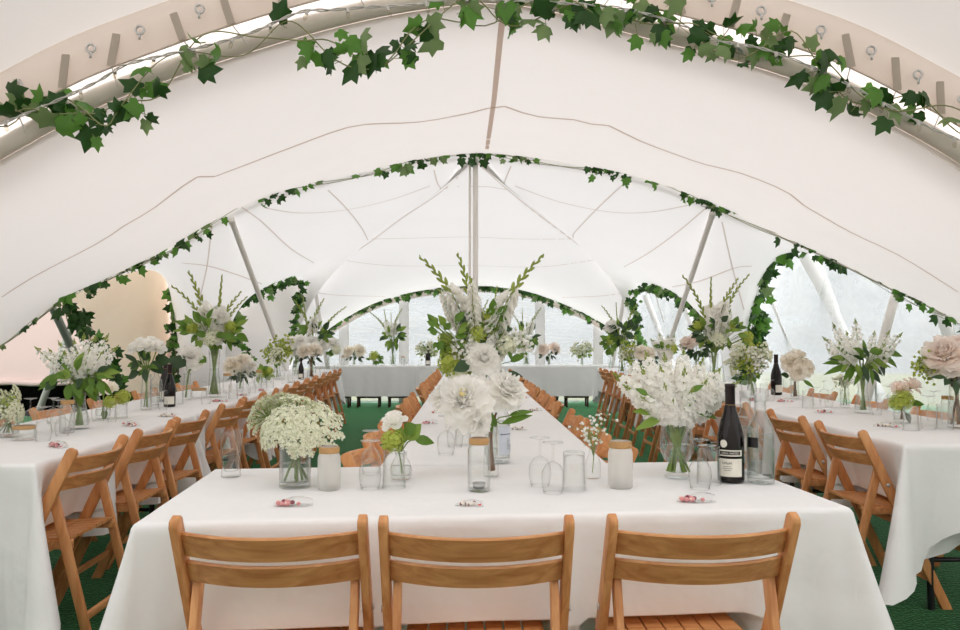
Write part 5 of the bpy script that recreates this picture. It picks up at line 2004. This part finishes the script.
def G(px, py):
    return on(px, py, HT) + V((0, 0, 0.0006))


p = G(8, 437)
vessel('cylinder', p, 'short vase of greenish lace flowers at the near end of the cream-panel row', sc=1.0, sz=0.75)
bouquet('greenish lace flowers at the near corner of the cream-panel row', p, 'cylinder', 1.0, [('umbel', -2, 404, 0, 0.06, (-0.3, 0.5, 0.5)), ('umbel', 10, 400, 0.05, 0.055, (0.4, 0.7, 0.3)), ('umbel', 18, 394, 0.05, 0.05, (0.8, 0.3, 0.2)), ('umbel', 18, 412, -0.03, 0.05, (0.9, -0.2, 0.1)), ('lacespray', 6, 412, -0.03, 0.06), ('limespray', 12, 408, 0, 0.06)], vsz=0.75, seed=12)
jar(24, 440, 'low wide jar with twine band at the near end of the cream-panel row', kind='ljar', sc=1.0)
for k, (x, y_, sc_) in enumerate([(43, 441, 0.98), (30, 427, 0.95), (58, 431, 1.0), (62, 436, 0.9), (53, 424, 0.9)]):
    wineglass(x, y_, ['upturned wine glass beside the low twine-banded jar', 'upturned wine glass behind the low twine-banded jar', 'upturned wine glass in front of the flared stocks vase', 'upturned wine glass just before the small twine jar', 'upturned wine glass in front of the leaning grey pole'][k], 'upturned wine glasses of the cream-panel row', sc=sc_)
jar(67, 433, 'clear jar with twine neck beside the flared vase of stocks, cream-panel row', kind='cjar', sc=0.95, tea='tealight in the clear jar beside the flared stocks vase')
p = G(79, 429)
vessel('flared', p, 'flared vase with crossing stems under the white stocks, cream-panel row', sc=1.05, sz=1.15, water=0.45)
bouquet('bushy white stocks over broad green leaves, near end of the cream-panel row', p, 'flared', 1.05,
        [('stocka', 34, 346, 0.0, 0.24), ('stocka', 48, 348, 0.05, 0.2), ('stocka', 58, 340, 0.0, 0.2), ('stocka', 74, 338, 0.05, 0.22), ('stocka', 84, 332, 0.0, 0.22), ('stocka', 96, 334, 0.05, 0.24), ('stocka', 109, 333, 0.03, 0.26), ('stocka', 119, 345, 0.0, 0.24), ('stocka', 64, 350, -0.06, 0.15), ('stocka', 90, 346, -0.06, 0.17), ('stocka', 104, 350, -0.05, 0.18), ('stocka', 77, 350, -0.08, 0.14)],
        leafmass(77, 376, 27, 10, 26, 0.13, 0.055, ['leaf', 'leaf', 'dleaf', 'lleaf'], 21, -0.03, 0.08, 0.1), vsz=1.15, seed=13, stem_r=0.005)
p = G(103, 419)
vessel('bud', p, 'small bud vase with a rose and green snowball, cream-panel row', sc=1.2)
bouquet('posy of cream rose and green snowball beside the stocks, cream-panel row', p, 'bud', 1.2, [('rosec', 110, 390, 0, 0.05, (0, -0.5, 0.8), 0), ('lime', 123, 397, 0.03, 0.042), ('lime', 110, 402, -0.04, 0.036), ('rosec', 103, 391, 0.03, 0.045)], [(107, 410, 0, -0.2, -0.5, 0.07, 0.04, 'leaf')], seed=14)
tumbler(121, 418, 'upturned tumbler beside the rose and snowball posy, cream-panel row')
wineglass(98, 421, 'upturned wine glass beside the bud vase, cream-panel row')
wineglass(112, 422, 'upturned wine glass between the bud vase and tumbler, cream-panel row', sc=0.7)
p = G(146, 410)
vessel('slim', p, 'slim vase of white roses with dark leaves, cream-panel row', sc=1.35)
bouquet('white roses above a collar of dark leaves, cream-panel row', p, 'slim', 1.35, [('rose', 137, 350, 0, 0.06), ('rose', 147, 348, -0.03, 0.06), ('rose', 157, 349, 0.0, 0.06), ('rose', 151, 344, 0.06, 0.055), ('rose', 141, 345, 0.06, 0.055)],
        leafmass(146, 364, 11, 6, 14, 0.12, 0.06, ['dleaf', 'dleaf', 'leaf'], 23) + [(157, 362, 0, 0.9, 0.2, 0.10, 0.08, 'dleaf'), (140, 372, 0, -0.9, -0.4, 0.1, 0.06, 'dleaf')], seed=15, stem_r=0.004)
water_bottle(G(156, 405), 0.4, 'clear water bottle beside the wine bottle on the cream-panel row', sc=0.98)
wine_bottle(G(169.5, 407), R(15), 'wine bottle with pale label beside a clear bottle, cream-panel row', sc=0.93)
wine_bottle(G(165, 402), R(15), 'second dark wine bottle half hidden behind the first, cream-panel row', sc=1.0)
tumbler(153, 408, 'upturned tumbler before the water bottle, cream-panel row')
wineglass(163, 410, 'upturned wine glass before the wine bottle, cream-panel row', sc=0.8)
tumbler(178, 404, 'upturned tumbler beside the wine bottle, cream-panel row')
p = G(187, 400)
vessel('slim', p, 'slim vase with a single bent stem and big leaf, cream-panel row', sc=1.2)
bouquet('single white bloom with one large dark leaf, cream-panel row', p, 'slim', 1.2, [('peony', 191, 358, 0, 0.10, (0.2, -0.6, 0.6), 1), ('limew', 199, 360, 0.05, 0.05)], [(186, 366, -0.1, -0.8, 0.5, 0.15, 0.12, 'dleaf'), (199, 358, 0, 0.5, -0.2, 0.09, 0.07, 'leaf')], seed=16, stem_r=0.006)
jar(199, 398, 'low wide jar with twine band beyond the single bloom, cream-panel row', kind='ljar', sc=1.2)
p = G(214, 397)
vessel('tall', p, 'tall waisted vase of gladioli on the cream-panel row', sc=1.15, sz=1.45, water=0.6)
bouquet('tall gladioli with green leaves beside the cream panel, cream-panel row', p, 'tall', 1.15,
        [('glad', 189, 272, 0, 0.62, None, 3), ('glad', 222, 276, 0, 0.55, None, 1), ('glad', 241, 292, 0, 0.45, None, 2), ('gladg', 172, 286, 0.05, 0.55, None, 0), ('gladg', 247, 297, 0.05, 0.4, None, 2), ('peony', 221, 317, -0.03, 0.08, (0.1, -0.7, 0.5), 1), ('umbel', 211, 336, -0.1, 0.075, (0, -0.8, 0.5)), ('stock', 194, 312, 0, 0.28), ('lime', 192, 328, -0.05, 0.05), ('lime', 230, 327, -0.03, 0.05)],
        leafmass(213, 330, 26, 12, 30, 0.14, 0.08, ['leaf', 'lleaf', 'leaf'], 24, -0.02, 0.1), vsz=1.45, seed=17, stem_r=0.007)
jar(227, 393, 'clear jar with twine neck beyond the gladioli vase, cream-panel row', kind='cjar')
p = G(240, 391)
vessel('slim', p, 'slim vase under the pale dark-leaved blooms, cream-panel row', sc=1.3)
bouquet('pale fluffy blooms over very dark leaves, mid cream-panel row', p, 'slim', 1.3, [('peonyc', 233, 366, 0, 0.09), ('peonyc', 243, 363, 0, 0.09), ('peony', 249, 367, 0, 0.08)], leafmass(241, 374, 10, 4, 12, 0.10, 0.05, ['dleaf'], 25), seed=18)
jar(258, 388, 'clear jar with twine neck behind the leafy sprig, cream-panel row', kind='cjar')
p = G(262, 385)
vessel('bud', p, 'bud vase with a leafy green sprig, cream-panel row', sc=1.3)
bouquet('small leafy green sprig, mid cream-panel row', p, 'bud', 1.3, [('lime', 262, 373, 0, 0.05), ('lime', 269, 371, 0, 0.045)], leafmass(263, 374, 7, 5, 8, 0.09, 0.07, ['lleaf', 'leaf'], 26), seed=19)
p = G(277, 379)
vessel('flared', p, 'flared vase of lime green bunch, cream-panel row', sc=1.1)
bouquet('airy lime green bunch, far half of the cream-panel row', p, 'flared', 1.1, [('limespray', 270, 349, 0, 0.17), ('limespray', 281, 346, 0.05, 0.17), ('limespray', 286, 352, -0.05, 0.14), ('lacespray', 277, 354, -0.1, 0.14)], leafmass(276, 358, 8, 4, 8, 0.1, 0.06, ['leaf'], 27), seed=20)
p = G(296, 376)
vessel('tall', p, 'tall vase of white stocks, far half of the cream-panel row', sc=1.1)
bouquet('white stocks and roses, far half of the cream-panel row', p, 'tall', 1.1, [('stock', 290, 334, 0, 0.28), ('stock', 298, 332, 0, 0.28), ('stock', 305, 336, 0, 0.26), ('peony', 290, 343, -0.1, 0.10), ('peony', 300, 342, -0.1, 0.10), ('lime', 284, 346, 0, 0.07)], leafmass(297, 351, 8, 4, 10, 0.12, 0.07, ['leaf', 'dleaf'], 28), seed=21)
p = G(312, 373.5)
vessel('tall', p, 'tall vase of the further gladioli, cream-panel row', sc=1.2)
bouquet('further tall gladioli by the short pole, cream-panel row', p, 'tall', 1.2, [('gladg', 294, 300, 0, 0.6, None, 0), ('gladg', 303, 296, 0, 0.55, None, 1), ('glad', 324, 299, 0, 0.55, None, 2), ('gladg', 346, 307, 0, 0.55, None, 2), ('peony', 312, 344, -0.2, 0.11), ('peony', 322, 346, -0.1, 0.10)], leafmass(315, 334, 11, 9, 26, 0.17, 0.1, ['leaf', 'lleaf', 'dleaf'], 29, 0, 0.15), seed=22, stem_r=0.008)
p = G(311, 378)
vessel('slim', p, 'slim dark-stemmed vase before the further gladioli, cream-panel row', sc=1.2)
bouquet('cream peonies on brown stems before the further gladioli, cream-panel row', p, 'slim', 1.2, [('peonyc', 305, 352, 0, 0.10), ('peonyc', 315, 351, 0, 0.10), ('peony', 311, 349, 0.1, 0.09)], leafmass(311, 358, 7, 3, 8, 0.1, 0.05, ['dleaf'], 30), seed=23, stemmat='redstem', stem_r=0.008)
p = G(328, 370.5)
vessel('slim', p, 'slim vase of white blooms near the far end of the cream-panel row', sc=1.3)
bouquet('white blooms near the far end of the cream-panel row', p, 'slim', 1.3, [('peony', 324, 345, 0, 0.12), ('peony', 332, 344, 0, 0.12), ('limew', 336, 350, 0, 0.08)], leafmass(328, 350, 5, 3, 6, 0.12, 0.07, ['leaf', 'dleaf'], 31), seed=24)
wine_bottle(G(301, 379), 0, 'dark bottle among the far flowers of the cream-panel row', sc=0.8)
rg = random.Random(31)
spots = [(222, 401), (233, 399), (246, 395), (252, 393), (270, 388), (285, 384), (290, 381), (305, 379), (318, 376.5), (322, 374), (336, 371.5), (206, 404), (250, 388), (268, 383), (282, 379.5)]
for k, (x, y_) in enumerate(spots):
    if k % 3 == 1:
        tumbler(x, y_, 'upturned tumbler, one of those among the flowers of the cream-panel row', 'tumblers among the cream-panel row flowers')
    else:
        wineglass(x, y_, 'upturned wine glass, one of those among the flowers of the cream-panel row', 'wine glasses among the cream-panel row flowers')
lf = [(55, 447, 1), (129, 426, 1), (165, 417, 1), (218, 402, 1), (241, 396, 1), (262, 391, 0), (291, 383, 0), (303, 380, 0), (313, 377, 0), (325, 373.5, 0), (335, 371, 0)]
for k, (x, y_, hh) in enumerate(lf):
    favour(x, y_, rg.uniform(-.6, .6), '%s favour bag along the aisle edge of the cream-panel row' % ordm[k], 'favour bags on the cream-panel row', bool(hh), 1.15)

# ================================================================== WINDOW-SIDE ROW
p = G(949, 420)
vessel('tall', G(958, 428), 'tall dark-stemmed vase at the near end of the window-side row', sc=1.1)
bouquet('large blush peonies with lime sprays at the near end of the window-side row', G(958, 428), 'tall', 1.1, [('peonyb', 946, 358, 0, 0.12, (-0.5, -0.5, 0.6)), ('peonyb', 966, 360, 0, 0.12, (0.2, -0.6, 0.6)), ('peonyb', 957, 352, 0.08, 0.10), ('limespray', 928, 358, 0.05, 0.10), ('limespray', 921, 366, 0.05, 0.08), ('limespray', 931, 372, 0.03, 0.08)], leafmass(957, 376, 12, 5, 12, 0.1, 0.05, ['dleaf'], 40), seed=31, stemmat='redstem', stem_r=0.006)
tumbler(911, 430, 'upturned tumbler before the rose and snowball posy, window-side row', sc=1.05)
wineglass(929, 429, 'upturned wine glass beside a tumbler, near end of the window-side row', sc=1.08)
wineglass(934, 421, 'upturned wine glass behind its neighbour, near end of the window-side row', sc=1.08)
tumbler(945, 429, 'upturned tumbler beside the twine-necked jar, window-side row', sc=1.12)
jar(948, 424, 'clear jar with twine neck beside the large peonies, window-side row', kind='cjar', sc=0.9)
p = G(902, 423)
vessel('bud', p, 'round bud vase of roses and green snowball, window-side row', sc=1.25)
bouquet('posy of blush roses above a green snowball, window-side row', p, 'bud', 1.25, [('rosec', 899, 390, 0, 0.05, None, 1), ('rosec', 911, 387, 0.02, 0.055, None, 1), ('lime', 903, 400, -0.03, 0.055), ('lime', 896, 403, 0, 0.04), ('rosec', 905, 389, 0.05, 0.04)], [(910, 403, 0, 0.8, 0, 0.07, 0.04, 'leaf'), (905, 412, 0, 0.2, -0.7, 0.07, 0.04, 'dleaf')], seed=32, stemmat='redstem')
wineglass(877, 415, 'upturned wine glass beside the vase of stocks, window-side row', sc=0.8)
wineglass(889, 410, 'upturned wine glass behind the bud vase of roses, window-side row', sc=1.0)
tumbler(883, 411, 'upturned tumbler between the stocks vase and the rose posy, window-side row')
p = G(863, 413)
vessel('flared', p, 'flared vase with splayed stems under the leafy stocks, window-side row', sc=1.05, sz=1.15, water=0.45)
bouquet('leafy white stocks in the flared vase, window-side row', p, 'flared', 1.05,
        [('stocka', 822, 336, 0.0, 0.24), ('stocka', 832, 322, 0.05, 0.24), ('stocka', 846, 330, 0.03, 0.2), ('stocka', 855, 318, 0.08, 0.24), ('stocka', 875, 330, 0.05, 0.2), ('stocka', 890, 330, 0.02, 0.24), ('stocka', 903, 332, 0.0, 0.26), ('stocka', 838, 340, -0.05, 0.18), ('stocka', 886, 342, -0.05, 0.18), ('stocka', 826, 348, 0.0, 0.18), ('stocka', 897, 345, 0, 0.18)],
        leafmass(863, 361, 19, 9, 24, 0.13, 0.05, ['leaf', 'leaf', 'dleaf', 'lleaf'], 41, -0.03, 0.08, 0.25) + [(845, 362, 0, -1, 0.1, 0.15, 0.04, 'leaf'), (848, 366, -0.03, -1, -0.15, 0.17, 0.04, 'leaf'), (880, 356, 0, 0.9, -0.4, 0.15, 0.04, 'leaf'), (884, 352, 0, 1, -0.1, 0.14, 0.05, 'leaf')], vsz=1.15, seed=33, stem_r=0.005)
p = G(845, 408)
vessel('slim', p, 'slim vase of tiny flowers before the leafy stocks, window-side row', sc=1.2)
bouquet('wisp of tiny pale flowers, window-side row', p, 'slim', 1.2, [('lacespray', 843, 381, 0, 0.07), ('breath', 850, 380, 0, 0.08)], seed=34)
tumbler(808, 408, 'upturned tumbler beside the cream peonies, window-side row', sc=1.05)
wineglass(817, 405, 'upturned wine glass beside the tumbler by the cream peonies, window-side row', sc=0.8)
wineglass(824, 402, 'upturned wine glass in front of an orange chair back, window-side row')
wineglass(836, 400, 'upturned wine glass beside the vase of tiny flowers, window-side row')
wineglass(829, 407, 'short upturned wine glass before the chair back, window-side row', sc=0.75)
p = G(795, 399)
vessel('slim', p, 'slim vase with reddish stems under the cream peonies, window-side row', sc=1.25)
bouquet('ball of cream peonies on reddish stems, window-side row', p, 'slim', 1.25, [('peonyc', 791, 363, 0, 0.085, (-0.4, -0.5, 0.7)), ('peonyc', 804, 368, 0, 0.085, (0.4, -0.5, 0.6)), ('peonyc', 797, 358, 0.05, 0.08), ('peonyc', 798, 372, -0.06, 0.07)], [(789, 376, 0, -0.8, 0.2, 0.08, 0.05, 'dleaf'), (803, 380, 0, 0.8, -0.6, 0.1, 0.04, 'leaf')], seed=35, stemmat='redstem', stem_r=0.006)
wine_bottle(G(776.5, 395), R(25), 'wine bottle with pale label beside the cream peonies, window-side row', sc=1.08)
tumbler(787, 392, 'upturned tumbler behind the wine bottle, window-side row')
p = G(752, 398)
vessel('tall', p, 'tall vase of pale green sprays beside the wine bottle, window-side row', sc=0.9, water=0.5)
bouquet('bushy pale green and white sprays beside the wine bottle, window-side row', p, 'tall', 0.9, [('lacespray', 740, 352, 0, 0.13), ('limespray', 752, 349, 0.05, 0.14), ('lacespray', 763, 354, 0, 0.13), ('limespray', 746, 362, -0.05, 0.12), ('whitespray', 757, 362, -0.05, 0.12), ('lacespray', 735, 362, 0.05, 0.12)], leafmass(752, 370, 8, 8, 12, 0.09, 0.05, ['leaf', 'lleaf'], 42), seed=36)
p = G(714, 388)
vessel('tall', p, 'tall waisted vase of gladioli on the window-side row', sc=1.15, sz=1.3, water=0.6)
bouquet('tall gladioli with leaves, beside the long leaning pole on the window-side row', p, 'tall', 1.15,
        [('gladg', 683, 276, 0, 0.62, None, 0), ('glad', 711, 278, 0, 0.6, None, 1), ('glad', 738, 279, 0, 0.55, None, 2), ('gladg', 749, 275, 0.05, 0.55, None, 2), ('stock', 731, 308, 0, 0.3), ('umbel', 719, 338, -0.1, 0.075, (0, -0.8, 0.5)), ('lime', 731, 327, 0, 0.05), ('lime', 747, 337, 0, 0.06), ('lime', 697, 326, 0, 0.05)],
        leafmass(718, 332, 24, 11, 30, 0.14, 0.08, ['leaf', 'lleaf', 'dleaf'], 43, -0.02, 0.1), vsz=1.3, seed=37, stem_r=0.007)
p = G(697, 385)
vessel('slim', p, 'slim vase of blush blooms beside the gladioli, window-side row', sc=1.35)
bouquet('blush blooms over dark leaves before the small clear window, window-side row', p, 'slim', 1.35, [('peonyb', 688, 344, 0, 0.09), ('peonyb', 696, 341, 0.03, 0.09), ('peonyb', 702, 343, 0, 0.08)], leafmass(696, 349, 10, 5, 14, 0.12, 0.06, ['dleaf'], 44), seed=38)
p = G(666, 381)
vessel('tall', p, 'tall vase of white stocks before the small clear window, window-side row', sc=1.1)
bouquet('white stocks rising before the small clear window, window-side row', p, 'tall', 1.1, [('stock', 650, 338, 0, 0.28), ('stock', 659, 332, 0, 0.28), ('stock', 668, 334, 0, 0.28), ('stock', 675, 334, 0, 0.28), ('lime', 672, 348, 0, 0.06)], leafmass(665, 349, 9, 4, 12, 0.12, 0.06, ['leaf', 'lleaf'], 45), seed=39)
p = G(646, 376)
vessel('slim', p, 'slim vase of cream blooms, far half of the window-side row', sc=1.3)
bouquet('cream round blooms over dark leaves, far half of the window-side row', p, 'slim', 1.3, [('peonyc', 642, 353, 0, 0.11), ('peonyc', 649, 354, 0, 0.10)], leafmass(648, 359, 7, 3, 8, 0.12, 0.06, ['dleaf'], 46), seed=40)
p = G(622, 372.5)
vessel('tall', p, 'tall vase of the further gladioli, window-side row', sc=1.2)
bouquet('further tall gladioli by the short pole, window-side row', p, 'tall', 1.2, [('gladg', 602, 306, 0, 0.55, None, 0), ('gladg', 616, 303, 0, 0.55, None, 1), ('gladg', 637, 304, 0, 0.55, None, 2), ('peony', 612, 327, 0, 0.12), ('stock', 625, 326, 0, 0.3)], leafmass(624, 334, 11, 9, 26, 0.17, 0.1, ['leaf', 'lleaf', 'dleaf'], 47, 0, 0.15), seed=41, stem_r=0.008)
p = G(632, 375.5)
vessel('flared', p, 'flared vase of lime sprays, far half of the window-side row', sc=1.1)
bouquet('lime and white sprays, far half of the window-side row', p, 'flared', 1.1, [('limespray', 630, 350, 0, 0.16), ('whitespray', 637, 352, 0, 0.15), ('lacespray', 625, 355, 0, 0.14)], leafmass(632, 358, 6, 4, 7, 0.1, 0.06, ['leaf'], 48), seed=42)
p = G(610.5, 369)
vessel('slim', p, 'slim vase with ivy sprig at the far end of the window-side row', sc=1.4)
bouquet('leafy ivy sprig at the far end of the window-side row', p, 'slim', 1.4, [('lime', 611, 340, 0, 0.09)], leafmass(611, 343, 6, 7, 16, 0.16, 0.11, ['leaf', 'leaf', 'lleaf'], 49), seed=43)
spots = [(628, 378.5), (641, 381), (655, 383), (662, 386), (676, 387), (683, 389), (704, 392), (722, 393), (730, 396), (738, 394), (764, 397), (770, 401), (745, 391), (690, 384), (670, 379)]
for k, (x, y_) in enumerate(spots):
    if k % 3 == 1:
        tumbler(x, y_, 'upturned tumbler, one of those among the flowers of the window-side row', 'tumblers among the window-side row flowers')
    else:
        wineglass(x, y_, 'upturned wine glass, one of those among the flowers of the window-side row', 'wine glasses among the window-side row flowers')
rf = [(883, 427, 1), (821, 413, 1), (783, 402, 1), (755, 401, 0), (700, 395, 0), (661, 384, 0), (636, 380, 0), (620, 375, 0)]
for k, (x, y_, hh) in enumerate(rf):
    favour(x, y_, rg.uniform(-.6, .6), '%s favour bag along the aisle edge of the window-side row' % ordm[k], 'favour bags on the window-side row', bool(hh), 1.15)

# ================================================================== HEAD TABLE
def H(px, Y):
    return floor_at(px, Y, HT + 0.0006)


p = H(393, 14.2)
vessel('tall', p, 'tall vase of gladioli on the head table, cream-panel half', sc=1.4, sz=1.5)
bouquet('gladioli on the head table, cream-panel half', p, 'tall', 1.4, [('gladg', 368, 311, 0, 0.6, None, 0), ('glad', 384, 309, 0, 0.5, None, 1), ('gladg', 391, 312, 0, 0.5, None, 1), ('glad', 402, 309, 0, 0.55, None, 2)], leafmass(393, 336, 8, 8, 22, 0.2, 0.11, ['leaf', 'lleaf', 'dleaf'], 50, 0, .15), vsz=1.5, seed=50, stem_r=0.01)
p = H(526, 14.2)
vessel('tall', p, 'tall vase of gladioli on the head table, window half', sc=1.4, sz=1.5)
bouquet('gladioli on the head table, window half', p, 'tall', 1.4, [('gladg', 512, 313, 0, 0.55, None, 0), ('gladg', 522, 308, 0, 0.55, None, 1), ('glad', 541, 308, 0, 0.6, None, 2)], leafmass(527, 336, 7, 8, 22, 0.2, 0.11, ['leaf', 'lleaf', 'dleaf'], 51, 0, .15), vsz=1.5, seed=51, stem_r=0.01)
for (px, kind, lab, hy, mat, sd) in ((354, 'peonyc', 'cream blooms over dark leaves on the head table, cream-panel end', 352, 'dleaf', 52), (427, 'lacespray', 'pale airy bunch beside the dark bottle on the head table', 348, 'lleaf', 53), (549, 'peonyb', 'blush blooms over dark leaves on the head table, window half', 350, 'dleaf', 54), (582, 'lacespray', 'pale airy bunch near the window end of the head table', 349, 'lleaf', 55), (374, 'lime', 'tiny green posy on the head table', 356, 'leaf', 56)):
    p = H(px, 14.15)
    vessel('slim', p, 'slim vase holding the ' + lab.replace(' on the head table', '').replace(' of the head table', '') + ', head table', sc=1.2)
    S_ = {'lacespray': 0.2, 'lime': 0.09}.get(kind, 0.13)
    bouquet(lab, p, 'slim', 1.2, [(kind, px - 5, hy, 0, S_), (kind, px + 5, hy - 1, 0, S_)] if kind != 'lime' else [(kind, px, hy, 0, S_)], leafmass(px, hy + 4, 7, 2.5, 10, 0.13, 0.07, [mat], sd), seed=sd, stem_r=0.009)
wine_bottle(H(428, 14.05), 0, 'dark wine bottle on the head table beside the airy bunch', sc=1.15)
for k, px in enumerate((342, 362, 383, 405, 412, 420, 502, 515, 538, 560, 568, 594)):
    p = H(px, 14.0 + 0.1 * (k % 2))
    t = thing('wine_glass', 'upturned wine glass, one of the row along the head table', 'glass', p, 0, 'wine glasses on the head table')
    for a, kk in (('bowl', 'bowl'), ('stem', 'stemg'), ('foot', 'footg')):
        link(a, GW[kk], t)
for k, px in enumerate((343, 403)):
    p = H(px, 14.1)
    t = thing('candle_jar', 'clear jar with twine neck on the head table, ' + ('at the cream-panel end' if k == 0 else 'beside the gladioli'), 'jar', p)
    link('body', GW['cjar'], t)
    link('twine_band', GW['ctwine'], t)

# ================================================================== LIGHT
w = bpy.data.worlds.new('world')
SC.world = w
w.use_nodes = True
nt = w.node_tree
bg = nt.nodes['Background']
tc = nt.nodes.new('ShaderNodeTexCoord')
sp = nt.nodes.new('ShaderNodeSeparateXYZ')
nt.links.new(tc.outputs['Generated'], sp.inputs[0])
cr = nt.nodes.new('ShaderNodeValToRGB')
cr.color_ramp.elements[0].position = 0.0
cr.color_ramp.elements[0].color = (0.975, 0.97, 1.0, 1)
cr.color_ramp.elements[1].position = 0.9
cr.color_ramp.elements[1].color = (0.995, 0.972, 1.0, 1)
nt.links.new(sp.outputs['Z'], cr.inputs[0])
nt.links.new(cr.outputs[0], bg.inputs['Color'])
bg.inputs['Strength'].default_value = 1.38
sl = bpy.data.lights.new('sun', 'SUN')
sl.energy = 1.5
sl.angle = R(40)
sl.color = (1.0, 0.97, 0.95)
so = bpy.data.objects.new('sun', sl)
so.rotation_euler = (R(22), R(12), 0)
COL.objects.link(so)
SC.view_settings.view_transform = 'Standard'
SC.view_settings.look = 'None'
SC.view_settings.exposure = 1.06
SC.view_settings.gamma = 1.0
SC.view_settings.use_curve_mapping = False
SC.cycles.transparent_max_bounces = 40
SC.cycles.diffuse_bounces = 8
SC.cycles.max_bounces = 14
SC.cycles.caustics_reflective = False
SC.cycles.caustics_refractive = False
SC.cycles.use_denoising = True
SC.cycles.sample_clamp_indirect = 6
